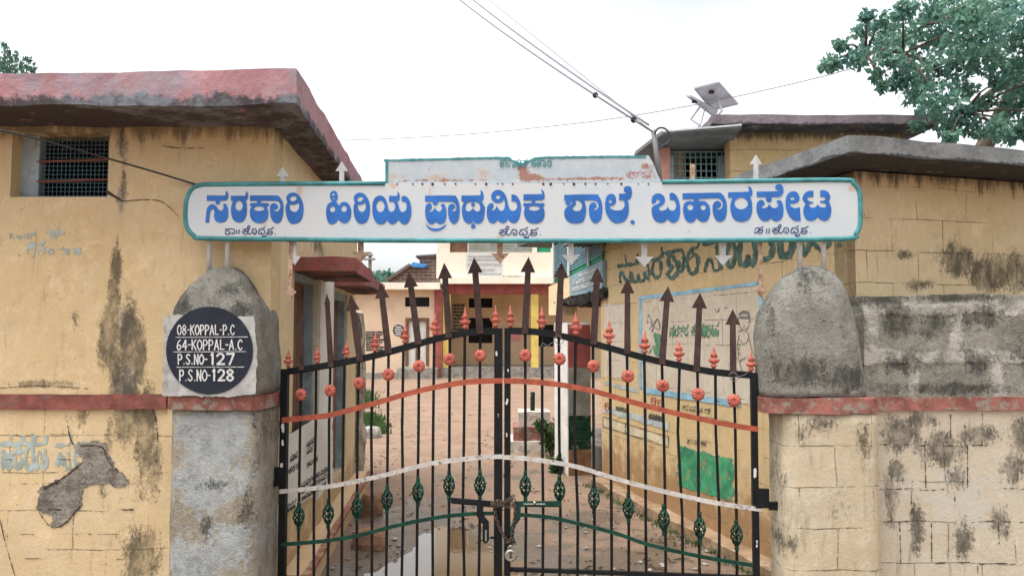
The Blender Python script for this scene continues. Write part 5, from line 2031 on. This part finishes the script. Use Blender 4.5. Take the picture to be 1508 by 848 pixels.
gl_ = leaf('left iron gate leaf, its brown arrow spikes leaning and the first one broken', 418, 5, 733.5, 5.6,
     [(410, 549), (418, 547.5), (452, 543), (486, 537), (528, 529), (571, 518.5), (616, 506), (650, 497), (690, 489.5), (735, 487)],
     [(415, 618.5), (450, 615), (485, 611), (552, 593.5), (616, 575.5), (683, 563), (740, 560.5)],
     [(411, 723.5), (440, 721), (496.5, 714), (569.6, 698.5), (634, 682.5), (704, 673.8), (740, 672)],
     [(414, 801.5), (440, 799.5), (479, 796), (528.7, 787.8), (587, 772.8), (648.6, 761), (692.5, 756.5), (728, 755.5)],
     [442, 464, 485, 506, 527, 549, 571, 593, 616, 638.5, 661.7, 684, 707],
     [(443.5, 581), (486.5, 575), (529, 564), (572, 551.5), (617, 539), (661.7, 529), (707, 523.5)],
     [(424.5, 513), (467, 508), (510, 501), (552, 487), (596, 474), (640, 461), (685, 452), (730, 449)],
     [(440.4, 760), (481, 756), (523.7, 747), (568, 735), (613, 724), (661.8, 714), (705.6, 714)],
     [(444, 545, 444, 464, 5, 3), (487, 540, 481, 432, 4.6, 3.4), (530, 532, 516, 434, 10, 4), (572, 520, 560, 416, 10.5, 4.2), (616, 507, 602, 400, 10.5, 4.2), (661, 497, 654, 387, 10.5, 4.2), (707, 491, 698, 379, 11, 4.4)])
gr_ = leaf('right iron gate leaf with straight brown arrow spikes and green bolt', 1110.5, 4.6, 747, 4.2,
     [(740, 487), (752, 487), (798, 489.5), (850, 500), (900, 513), (950, 527), (1000, 538), (1050, 547.5), (1112, 553)],
     [(742, 560.5), (780, 562), (826, 566.5), (875, 576), (924, 590), (975, 603.5), (1028.6, 616), (1075, 625.5), (1117, 632)],
     [(741, 673), (770, 674.5), (801, 678.5), (851, 687.5), (915, 707), (980, 724), (1050, 739.5), (1122, 750)],
     [(766, 757.5), (800, 760.5), (828, 765), (903.7, 784), (956.4, 801.8), (1032, 819), (1108, 832)],
     [773.6, 798.6, 823.5, 848.5, 874, 899.3, 924.5, 950, 976, 1002, 1028.5, 1055, 1082],
     [(773.6, 523), (824, 528.5), (874, 539), (924.5, 554), (976, 568), (1028, 580.5), (1081, 589.5)],
     [(752, 449), (798, 450.5), (848, 458), (897, 470), (949, 485), (1000, 498), (1051, 508), (1106, 515)],
     [(775.7, 715.5), (825.7, 722), (876.5, 733.6), (928.3, 747.7), (981, 765), (1034, 777), (1086, 787)],
     [(773, 491, 778.5, 378, 11, 4.2), (822, 497, 827, 386, 11, 4.4), (874, 507, 880, 393, 10.5, 4.6), (924, 521, 924, 409, 10.5, 4), (975, 536, 984, 421, 11, 4.2), (1026, 547, 1031, 431, 11.5, 4.2), (1080, 553, 1079, 455, 11, 4.2)])
for o in (me_fin, me_ros, me_twi):
    bpy.data.objects.remove(o)
# hinges, slide bolts, hasps
mb = MB()
mb.pplate(GP, [(404, 688), (419, 688), (419, 716), (404, 716)][::-1], .026, .03)
mb.pplate(GP, [(386, 707), (404, 707), (404, 717), (386, 717)][::-1], .02, .02)
mb.build('hinge', M['black_iron'], gl_)
mb = MB()
mb.pplate(GP, [(1113, 720), (1133, 720), (1133, 748), (1113, 748)][::-1], .026, .03)
mb.pplate(GP, [(1133, 739), (1146, 739), (1146, 751), (1133, 751)][::-1], .02, .02)
mb.build('hinge', M['black_iron'], gr_)
for g, pts, m in ((gl_, [(664, 732.5), (728, 738), (728, 747), (664, 741)], 'black_iron'), (gr_, [(757, 738), (827, 737.5), (827, 746.5), (757, 746)], 'green_iron')):
    mb = MB()
    mb.pplate(GP, pts[::-1], .032, .012)
    mb.build('slide_bolt', M[m], g)
mb = MB()
mb.tube([GP.hit(771, 742, .035), GP.hit(803, 742, .035)], .004, 6)
mb.tube([GP.hit(787, 742, .035), GP.hit(787, 739, .05)], .006, 6)
mb.build('bolt_pin', M['steel'], gr_)
mb = MB()
hp = [(702, 741), (712, 741), (711, 757), (720, 768), (720, 795), (717, 799.5), (713, 799.5), (710.5, 796), (711, 772), (702, 760)]
mb.pplate(GP, hp[::-1], .04, .006)
mb.build('hasp', M['black_iron'], gl_)
mb = MB()
mb.pplate(GP, [(714.3, 780), (716.8, 780), (716.8, 796), (714.3, 796)][::-1], .0415, .001)
mb.build('hasp_slot', M['stone'], gl_)
mb = MB()
mb.pplate(GP, [(758, 742), (767, 742), (766.5, 764), (757, 776), (757, 792), (760, 800), (752, 798), (751, 778), (757, 763)][::-1], .036, .008)
mb.build('hasp', M['green_iron'], gr_)
mb = MB()
mb.tube([GP.hit(723, 791, .02), GP.hit(729, 791, .03)], .008, 8)
mb.tube([GP.hit(745, 700, .012), GP.hit(741.5, 700, .012)], .008, 8)
mb.build('pin', M['black_iron'], gl_)

for g, pts in ((gr_, [(815, 500), (822, 494), (830, 502), (824, 507), (816, 503), (806, 509), (800, 505), (797, 510)]), (gr_, [(1073, 552), (1080, 548), (1088, 556), (1082, 561), (1075, 557), (1096, 552), (1101, 545)])):
    mb = MB()
    mb.tube([h for h in (GP.hit(x, y, .03 + .006 * (i % 2)) for i, (x, y) in enumerate(curve(pts)))], .0022, 5)
    mb.build('binding_wire', M['cable_grey'], g)
for g, spots in ((gl_, [(416, 630, 2.0, 5), (414.5, 690, 2.2, 7), (416, 652, 1.5, 3), (731, 520, 1.2, 2), (734, 612, 1.0, 2)]), (gr_, [(1112, 696, 2.0, 5), (747, 591, 1.6, 3), (746, 640, 1.0, 2), (1115, 800, 1.2, 4), (748, 545, 1.0, 2)])):
    for x, y, rx, ry in spots:
        fd = Field(x - 6, y - 9, x + 6, y + 9, .4)
        fd.stroke([(x, y - ry), (x + rng.normal() * .6, y + ry)], rx)
        fd.wear(2.6, 2.2, int(x), .05)
        fd.mesh('paint_chip', M['chalk'], g, GP, .0215)
# chain and padlock
def chain_links(mb, pts, pitch=.019):
    P = [Vector(p) for p in pts]
    cum = [0]
    for a, b in zip(P, P[1:]):
        cum.append(cum[-1] + (b - a).length)
    s_, k = 0, 0
    while s_ < cum[-1]:
        i = max(j for j in range(len(cum)) if cum[j] <= s_)
        i = min(i, len(P) - 2)
        t = (P[i + 1] - P[i]).normalized()
        c = P[i] + t * (s_ - cum[i])
        sd = t.cross(GP.n)
        sd = sd.normalized() if sd.length > .1 else t.orthogonal().normalized()
        w_ = sd if k % 2 else (GP.n * .8 + sd * .6).normalized()
        ring = [c + t * (.0145 * math.cos(a)) + w_ * (.0085 * math.sin(a)) for a in np.linspace(0, 2 * math.pi, 12, endpoint=False)]
        mb.tube(ring, .0032, 6, True)
        s_ += pitch
        k += 1


mb = MB()
h_ = GP.hit
chain_links(mb, [h_(726, 740, .045), h_(734, 737, .05), h_(744, 740, .05), h_(758, 736, .045)])
chain_links(mb, [h_(726, 745, .05), h_(738, 744, .055), h_(750, 746, .055), h_(759, 742, .045)])
chain_links(mb, [h_(727, 742, .05), h_(736, 742, .06), h_(748, 736, .06), h_(756, 730, .04)])
chain_links(mb, [h_(728, 746, .045), h_(730, 760, .045), h_(735, 776, .045), h_(744, 792, .045), h_(752, 801, .045)])
chain_links(mb, [h_(757, 742, .05), h_(759, 752, .05), h_(757, 772, .05), h_(754, 790, .05), h_(753, 800, .05)])
chain_links(mb, [h_(748, 797, .05), h_(754, 793, .055), h_(758, 800, .05)])
ob = mb.build('chain', M['chain'], None, True)
tag(ob, 'rusty chain wrapped round the two meeting stiles of the gate', 'chain')
pc = h_(752, 817, .055)
pd = thing('padlock', pc, 'round worn steel padlock hanging from the chain at the gate centre', 'padlock')
mb = MB()
mb.lathe([(.030, -.016), (.036, -.011), (.038, 0), (.036, .011), (.032, .016), (.024, .0165), (.022, .0150), (.008, .0150), (.006, .018)], n=28)
R = Matrix.Rotation(math.radians(90), 3, 'X')
mb.v = [tuple(pc + R @ Vector(v)) for v in mb.v]
mb.build('body', M['steel'], pd, True)
mb = MB()
mb.tube([pc + Vector((.017 * math.cos(a), 0, .030 + .026 * math.sin(a))) for a in np.linspace(-.1, math.pi + .1, 12)], .0052, 8)
mb.build('shackle', M['steel'], pd, True)
mb = MB()
mb.pplate(Plane(pc.x, pc.y - .019, 1, 0), [(750.5, 813), (753.5, 813), (754, 822), (750, 822)][::-1], 0, .002)
mb.build('keyhole_cover', M['chain'], pd)

# ------------------------------------------------------------------ the signboard
sg = thing('school_sign', SP.w(0, 2.4, .1), 'long white school signboard with blue lettering and teal rim over the gate', 'signboard')
edge = [(300, 272), (420, 271), (567, 270.5), (770, 270), (975, 268.5), (1100, 267), (1240, 265.5), (1256, 270), (1265, 283), (1266.5, 305), (1266, 330), (1260, 344), (1246, 351.5), (1100, 353.5), (900, 354.5), (750, 354.5), (560, 354), (420, 352.5), (300, 351), (286, 347), (276, 335), (273.5, 315), (276, 292), (285, 277)]
ol = curve(edge + [edge[0]], 4)[:-1]
mb = MB()
mb.pplate(SP, ol[::-1], .10, .03)
mb.build('board', M['sign'], sg)
mb = MB()
cxs, cys = 770, 311
inner = []
iA = min(range(len(ol)), key=lambda i: abs(ol[i][0] - 975) + abs(ol[i][1] - 268.5))
iB = min(range(len(ol)), key=lambda i: abs(ol[i][0] - 567) + abs(ol[i][1] - 270.5))
path = [ol[(iA + k) % len(ol)] for k in range((iB - iA) % len(ol) + 1)]
mb.tube([SP.hit(x, y, .095) for x, y in path], .0155, 8)        # the rim stops where the header panel is riveted on
mb.build('rim', M['teal'], sg, True)
hdr = [(567, 271), (567, 235)] + curve([(567, 235), (650, 233), (740, 231), (754, 235), (768, 240), (782, 235), (796, 231), (880, 229.5), (955, 229)], 5)[1:] + [(962, 240), (968, 256), (974, 268)]
mb = MB()
mb.pplate(SP, hdr[::-1], .088, .012)
mb.build('header_panel', M['header'], sg)
fd = Field(563, 225, 960, 275, .7)
fd.stroke([(569.5, 269), (569.5, 237)], 2.0)
fd.stroke([(567, 236.5), (650, 234.5), (740, 232.7), (754, 236.5), (768, 241.5), (782, 236.5), (796, 232.7), (880, 231.2), (950, 231)], 1.7)
fd.wear(1.8, 5, 91)
fd.mesh('header_rim', M['teal'], sg, SP, .091)
mb = MB()
mb.plate([SP.hit(952, 240, .091), SP.hit(957, 243, .105), SP.hit(967, 262, .100), SP.hit(965, 262, .091)], -SP.n * .001)
mb.build('torn_flap', M['chalk'], sg)
fd = Field(730, 228, 830, 250, .35)
kn_line(fd, ['ka', 'na', 'aa', 'Ta', 'ka'], 736, 236, 776, 246, .8)
kn_line(fd, ['sa', 'ka', 'aa', 'ra'], 783, 236, 812, 245, .8)
fd.wear(1.0, 4, 92)
fd.mesh('lettering', M['teal'], sg, SP, .094)
fd = Field(895, 245, 965, 275, .35)
kn_line(fd, ['ka', 'sa', 'na', 'ra', 'pa'], 922, 253, 958, 261, .7)
fd.stroke([(903, 256), (901, 261), (904, 262)], .7)
fd.stroke([(884, 254), (882, 256)], .8)
fd.wear(1.6, 3, 93, .22)
fd.mesh('lettering', M['ink_red'], sg, SP, .092)
# rust beads along the seam
mb = MB()
for x in (585, 608, 622, 637, 655, 671, 700, 716, 733, 740, 755, 800, 811, 830, 845, 862, 877, 895, 915, 940, 955):
    p = SP.hit(x, 271, .100)
    r_ = rng.uniform(.004, .010)
    mb.lathe([(r_ * .6, -r_ * .8), (r_, 0), (r_ * .6, r_ * .8)], p, 7)
M['rust'] = plain('rust', (.10, .045, .025), .9, .1, .4, 40, .3)
mb.build('rust_spot', M['rust'], sg, True)

TR = [
 ((295, 275), """
90,120! 330,122 350,105 352,50! 375,75 386,115 380,165 350,192 272,197! 268,230 240,250 212,235 208,197! 90,197!
70,498! 78,400 95,300 130,255 175,242 215,265 240,305 270,332 300,330 320,305 322,275 316,248 345,232! 368,260 383,310 386,380 375,440 340,485 285,498 235,490 200,455 190,400 195,350 190,325 175,312 155,318 140,340 130,390 125,440 122,498!
425,125! 605,125 628,110 632,58! 655,85 662,125 652,170 628,197! 642,240 645,300 640,380 622,440 590,480 540,497 490,485 450,445 430,385 425,310 435,250 455,200! 425,200!
e 537 265 52 68
688,122! 1040,122 1095,140 1130,185 1150,250 1152,340 1140,420 1115,480 1070,508 1025,495 990,455 970,390 965,320 968,275 985,240 1020,230 1055,240 1077,270 1070,300 1045,315 1010,322! 1050,342 1090,325 1110,275 1105,235 1080,205 1040,197! 838,197! 838,225! 950,228! 950,270! 920,275! 938,330 942,390 925,450 880,490 815,507 750,490 705,445 688,380 690,320 715,270! 688,265! 688,228! 785,225! 785,197! 688,197!
e 815 305 72 33
1195,175 1195,145 1215,110 1255,85 1310,83 1360,110 1400,165 1425,240 1432,320 1420,410 1385,480 1310,517 1250,505 1210,450 1190,380 1183,300 1190,250 1212,222!
1243,168 1262,140 1300,132 1337,150 1325,185 1295,202 1258,198
1240,245! 1300,250 1368,225! 1370,290 1345,335 1300,350 1255,325 1240,285
"""),
 ((470, 275), """
178,205! 158,170 148,120 160,80 200,55 240,75 257,125 250,175 232,205! 262,240 275,268! 300,230 345,210 395,225 430,275 445,340 440,410 415,470 370,505 320,500 285,475 263,452! 235,495 185,522 135,505 108,450 95,370 100,300 120,245 160,215
e 197 108 21 17
178,150! 200,158 220,148! 212,172 197,178 183,170
e 187 312 38 40
e 345 307 40 43
497,225! 482,180 485,130 520,95 565,82 615,95 660,140 690,200 705,290 700,380 675,460 635,500 585,515 530,490 495,430 478,350 477,290 482,250
527,178 545,148 580,140 615,152 600,185 570,205 538,202
530,250! 580,250 640,222! 648,270 635,325 595,350 555,330 535,290
737,290 745,220 770,160 810,130 850,123 895,140 930,190 950,260 960,310 985,345 1020,345 1050,310 1055,260 1035,215 1010,208 970,208! 970,125! 1060,127 1090,115 1080,65! 1105,85 1118,135 1110,180 1085,208! 1102,260 1117,320 1150,352 1195,335 1215,290 1212,245 1190,210 1145,205! 1142,140! 1185,128 1230,155 1265,220 1278,310 1275,400 1250,470 1215,515 1170,520 1130,495 1098,455! 1065,500 1015,520 970,500 938,462! 905,510 850,522 795,500 755,430 740,360
e 850 273 58 80
"""),
 ((615, 275), """
103,125! 490,122 540,150 570,210 583,300 580,390 560,470 515,515 470,500 435,440 422,350 425,285 445,248 480,238 515,255 522,285 500,308 470,318! 500,342 530,325 538,285 525,240 490,212 460,207! 280,207! 275,240 243,258 212,238 208,207! 103,207!
105,330 115,260 150,232 185,240 197,275 185,310 150,335! 180,348 215,330 235,285! 255,320 290,345 325,330 340,290 320,255! 350,235 380,260 398,330 400,400 385,470 350,510 310,518 275,505 248,482! 220,512 180,518 140,490 115,430 104,370
105,490! 140,540 190,570 250,580 310,570 360,545 408,508! 375,560 320,600 245,615 180,600 135,560
608,122! 850,120 875,100 868,45! 905,75 917,130 908,180 890,203! 915,250 935,285! 928,380 915,450 880,500 830,512 790,500 770,470! 745,505 700,510 655,480 625,420 615,340 620,270 650,210! 608,203!
665,290 680,238 720,214 815,214 855,240 870,290 860,330 825,345 790,325 768,295! 745,325 705,342 672,325
e 768 249 27 27
770,495! 800,535 800,565 770,580 742,565 745,535
960,340 970,270 1000,235 1030,225 1054,250 1050,290 1030,312 1010,320! 1050,330 1085,300 1100,260! 1115,300 1150,335 1190,325 1210,280 1210,210 1190,170! 1175,205 1120,225 1060,210 1025,165 1025,110 1055,65 1110,45 1170,60 1220,115 1245,190 1260,270 1290,325 1330,335 1370,310 1383,265 1370,220 1340,205 1303,203! 1303,112! 1345,110 1390,145 1425,220 1435,310 1420,410 1390,475 1345,505 1300,495 1268,470 1247,440! 1235,480 1190,505 1145,490 1108,462! 1075,500 1030,508 990,480 968,430 958,380
e 1115 145 33 27
"""),
 ((700, 275), """
668,105! 910,103 925,90 910,35! 945,60 962,120 955,165 930,188! 832,190! 832,228! 960,230! 960,272! 935,275! 958,330 960,400 940,460 890,500 815,510 745,495 695,440 675,370 685,300 700,275! 668,270! 668,228! 782,228! 782,192! 668,192!
e 817 300 77 33
"""),
 ((820, 265), """
102,208! 530,200 580,225 615,285 632,370 628,470 605,560 540,600 490,575 455,500 445,400 458,345 495,314 535,322 552,352 540,388 500,408! 540,418 575,385 575,335 545,295 500,282! 378,285! 400,350 408,430 395,510 360,580 280,603 190,595 130,550 103,480 110,420 145,370 195,347 214,315 198,290! 197,320 180,345 150,350 125,335 120,310 137,288! 102,288!
255,285! 310,290 345,330 350,380 320,425 260,432 215,405 235,370 262,345 262,310
672,380 675,290 700,220 750,193 800,210 822,270 815,320 780,352 725,370! 760,405 830,425 900,415 938,370 940,310 920,282! 865,282! 865,190! 950,190 990,180! 945,170 928,130 950,95 990,85 1030,105 1042,170 1035,230 1010,265 980,275! 995,330 1000,420 985,500 940,570 870,597 800,595 740,550 700,490 680,440
e 743 300 23 23
1020,578 1045,555 1077,572 1077,605 1052,632! 1058,605! 1030,602
"""),
 ((950, 270), """
95,290! 92,230 110,175 160,142 220,148 265,185 275,240 255,290 210,320 190,345 210,375 250,378 295,360 315,320! 335,360 375,382 415,365 432,320 425,265 395,232 345,230! 340,140! 385,132 430,165 465,230 485,320 485,420 465,500 420,540 375,545 335,520 308,492! 280,530 220,545 150,525 110,470 92,400 95,340 125,310 170,288 200,262 198,235 178,225 155,238 150,262 125,278
520,140! 1000,130 1060,145 1105,195 1130,270 1137,360 1125,450 1095,510 1040,532 985,510 950,440 937,350 945,290 975,252 1015,247 1050,270 1055,310 1030,338 990,347! 1020,365 1060,350 1080,300 1065,245 1030,212 990,205! 748,215! 748,255! 790,245 840,255 885,300 903,370 895,450 860,520 800,537 750,515 713,475! 685,525 630,545 575,520 540,450 527,360 540,290 575,255 630,245 672,258! 672,215! 520,222!
e 627 332 42 40
e 807 335 37 38
1155,125! 1400,118 1440,105 1432,38! 1470,60 1490,115 1485,165 1460,192! 1480,250 1488,330 1480,420 1440,500 1370,530 1310,532 1240,500 1200,430 1183,340 1190,270 1215,205! 1195,192! 1155,205!
e 1335 280 93 82
"""),
 ((1090, 270), """
230,115! 520,110 550,99! 505,88 487,55 500,25 540,10 580,25 602,80 595,140 560,182 510,190 430,190! 440,225 425,255 397,262 365,245 357,215 370,190! 230,190!
228,330 240,265 280,232 320,240 342,280 330,305 292,322! 310,345 345,345 385,320 405,285! 430,325 470,345 510,335 530,295 515,265 495,252! 540,232 580,260 600,330 600,420 575,490 520,525 465,515 425,482! 395,515 340,525 285,500 250,440 232,390
632,280 640,200 670,140 725,112 780,120 815,165 825,215 800,260 745,280 688,287! 710,325 760,345 800,340 828,328! 842,520! 770,520 710,485 665,420 640,350
e 727 213 33 22
1018,103! 960,105 905,130 870,190 872,235 915,280! 885,330 878,400 895,460 930,505 980,520 1040,505 1078,465! 1120,505 1180,520 1230,495 1258,430 1265,350 1250,290 1228,245! 1248,215 1248,170 1220,120 1170,98 1112,98! 1112,190! 1160,190 1188,210 1165,240 1112,242! 1112,270! 1165,275 1195,300 1180,332 1140,335 1100,320 1075,292! 1050,325 1005,340 965,320 965,290 1018,272! 1018,260! 965,250 930,220 950,192 1018,190!
"""),
]
fd = Field(296, 270, 1230, 345, .55)
for (org, txt) in TR:
    cs = parse(txt, org[0], org[1], 9.425)
    fd.contours(cs) if False else None
    # group: outlines may nest, so the whole block is filled even-odd
    fd.contours(cs)
fd.D = fd.D + .35 * (vnoise(fd.X / 2.2, fd.Y / 2.2, 95) - .5)
fd.mesh('lettering', M['blue_letter'], sg, SP, .1035)
# place names under the main line
fd = Field(325, 325, 1210, 353, .3)
KOP = [[(340, 605), (420, 590)], [(325, 640), (440, 622)], [(385, 612), (350, 650), (370, 672), (410, 665), (430, 642), (400, 625)], [(420, 590), (447, 588), (466, 565), (446, 548), (425, 565), (430, 582)],
       [(445, 595), (428, 640), (455, 670), (490, 650), (515, 600), (550, 593), (577, 620), (565, 665), (532, 670), (522, 648), (545, 636)],
       [(620, 602), (690, 587), (725, 565)], [(640, 602), (610, 640), (620, 665), (650, 665), (662, 640)], [(660, 640), (672, 667), (700, 665), (722, 640), (715, 612), (692, 612)],
       [(672, 690), (690, 706), (712, 712), (740, 695), (738, 672)], [(700, 690), (715, 700)],
       [(770, 602), (830, 597), (872, 570)], [(830, 602), (790, 607), (775, 630), (800, 642), (845, 632)], [(800, 642), (760, 652), (770, 670), (820, 673), (852, 652), (845, 627)], [(902, 664), (904, 666)]]


def place(fn, extra, r=.72):
    for st in KOP:
        fd.stroke([fn(*p) for p in st], r)
    for st in extra:
        fd.stroke(st, r)


z1 = lambda x, y: (295 + x / 9.425, 275 + y / 9.425)
z7 = lambda x, y: (1090 + x / 9.425, 270 + y / 9.425)
place(lambda x, y: z1(575 + (x - 325) * .805, 600 + (y - 610) * .98), [[z1(*p) for p in s_] for s_ in ([(340, 590), (390, 585), (440, 583), (476, 602), (470, 640), (447, 656), (440, 632)], [(372, 590), (345, 640), (365, 660), (395, 655), (407, 625), (385, 612)], [(395, 655), (420, 650)], [(507, 600), (503, 650)], [(540, 597), (536, 650)])], .66)
place(lambda x, y: (700 + x / 9.425, 275 + y / 9.425), [])
place(lambda x, y: z7(440 + (x - 325) * .925, 633 + (y - 610) * .98), [[z7(*p) for p in s_] for s_ in ([(205, 640), (240, 615), (268, 645), (215, 692), (203, 672)], [(250, 655), (262, 692), (300, 686), (317, 650), (292, 645), (270, 662)], [(250, 622), (300, 615), (316, 598)], [(370, 630), (366, 695)], [(404, 630), (400, 695)])])
fd.wear(.35, 2, 96)
fd.mesh('lettering', M['navy'], sg, SP, .1035)
# supporting pipes and the iron arrows fixed behind the board
for x, yb in ((308, 405), (335, 404), (1178, 408), (1213, 408)):
    mb = MB()
    mb.tube([SP.hit(x, yb, .045), SP.hit(x, 300, .045)], .0150, 10)
    mb.build('support_pipe', M['white_pipe'], sg, True)


def spike(pts_rod, tip, hw, hl, m, name='arrow_rod', sw=4):
    (xa, ya), (xb, yb) = pts_rod
    d = np.array([tip[0] - xa, tip[1] - ya], float)
    d /= np.hypot(*d)
    nn = np.array([-d[1], d[0]])
    T = np.array(tip, float)
    nk = T - d * hl
    A = np.array([xa, ya], float)
    pts = [A - nn * sw, nk - nn * sw, nk - nn * hw, T, nk + nn * hw, nk + nn * sw, A + nn * sw]
    mb = MB()
    mb.pplate(SP, [tuple(p) for p in pts][::-1], .055, .012)
    mb.build(name, M[m], sg)


for x, yt, m in ((531, 386, 'rust_pipe'), (736, 388, 'rust_pipe'), (841, 390, 'white_pipe'), (949, 393, 'white_pipe'), (1065, 391, 'white_pipe')):
    spike(((x, 300), (x, yt)), (x, yt), 13.5, 15, m)
for x, yt, m in ((416, 246, 'white_pipe'), (503, 238, 'white_pipe'), (1113.5, 228, 'white_pipe')):
    spike(((x, 300), (x, yt)), (x, yt), 9, 14, m, sw=3.4)
mb = MB()
mb.pplate(SP, [(1016, 300), (1023.5, 300), (1023.5, 242), (1016.5, 241)][::-1], .055, .012)
mb.build('arrow_rod', M['rust_pipe'], sg)
for (xt, xb, yb, half) in ((431, 426, 430, 10), (1118, 1121, 428, 10)):
    mb = MB()
    mb.pplate(SP, [(xt - 3.5, 300), (xb - 3, yb - 6), (xb + 3, yb - 6), (xt + 3.5, 300)], .055, .010)
    mb.pplate(SP, [(xb - half, yb - 1), (xb + 1, yb + half), (xb + half, yb), (xb - 1, yb - half)], .060, .012)
    mb.build('diamond_rod', M['rust_pipe'], sg)
spike(((433, 300), (433, 392)), (434, 390), 9, 13, 'white_pipe', sw=2.5)

# ------------------------------------------------------------------ wires
brk = thing('service_bracket', SP.hit(972, 270, .06), 'grey pipe with a loop of cable standing at the right end of the sign header', 'bracket')
mb = MB()
mb.tube([SP.hit(973, 285, .04), SP.hit(968, 235, .04), SP.hit(962, 192, .04)], [.018, .017, .015], 10)
mb.build('pipe', M['cable_grey'], brk, True)
mb = MB()
mb.tube([SP.hit(x, y, .06) for x, y in curve([(964, 196), (970, 189), (980, 190), (987, 200), (986, 209), (978, 214), (970, 220)])], .006, 6)
mb.build('cable_loop', M['cable'], brk, True)


def sagwire(p, q, sag, r, m, label, n_=24):
    mb = MB()
    mb.tube([p.lerp(q, t) - Vector((0, 0, sag * 4 * t * (1 - t))) for t in np.linspace(0, 1, n_)], r, 6)
    o = mb.build('overhead_wire', M[m], None, True)
    tag(o, label, 'wire', 'overhead wires')
    return o


pt = SP.hit(961, 194, .05)
far1, far2, far3 = at(640, -30, 9.0), at(655, -34, 9.0), at(670, -34, 9.2)
sagwire(pt, far1, .05, .007, 'cable_grey', 'lower of the two thick service wires from the bracket to the top edge')
sagwire(SP.hit(955, 184, .05), far2, .04, .007, 'cable_grey', 'upper of the two thick service wires from the bracket to the top edge')
sagwire(SP.hit(958, 192, .05), at(700, -16, 9.0), .0, .003, 'cable_grey', 'thin pale wire beside the pair of thick service wires')
wa, wb, wc = at(480, 207, 14), at(1010, 158, 11.5), at(1260, 95, 9)
mb = MB()
mb.tube([at(x, y, Y) for x, y, Y in curve3] if False else [at(x, y, 14 - (x - 480) / 780 * 5) for x, y in curve([(470, 207), (560, 205), (700, 197), (840, 183), (930, 171), (1010, 157), (1100, 139), (1215, 112), (1300, 88)])], .006, 6)
o = mb.build('overhead_wire', M['cable_grey'], None, True)
tag(o, 'long slack wire crossing the sky behind the sign to the big tree', 'wire', 'overhead wires')
mb = MB()
mb.tube([at(x, y, 4.25 + x * .0018) for x, y in curve([(-60, 182), (0, 192), (60, 206), (150, 231), (230, 254), (292, 273)])], .006, 6)
o = mb.build('overhead_wire', M['cable'], None, True)
tag(o, 'dark wire slanting across the left wall and window to the sign corner', 'wire', 'overhead wires')
mb = MB()
for (x, y, t_) in ((924, 158, 0), (950, 183, 0)):
    p = pt.lerp(far1, .12 if x > 940 - 10 and x > 930 else .30)
for t in (.045, .15):
    p = pt.lerp(far1, t) - Vector((0, 0, .05 * 4 * t * (1 - t)))
    mb.lathe([(.008, -.02), (.02, -.01), (.02, .01), (.008, .02)], p, 8)
o = mb.build('wire_spacer', M['cable'], None, True)
tag(o, 'pair of small dark clamps on the thick service wires near the bracket', 'wire clamp')
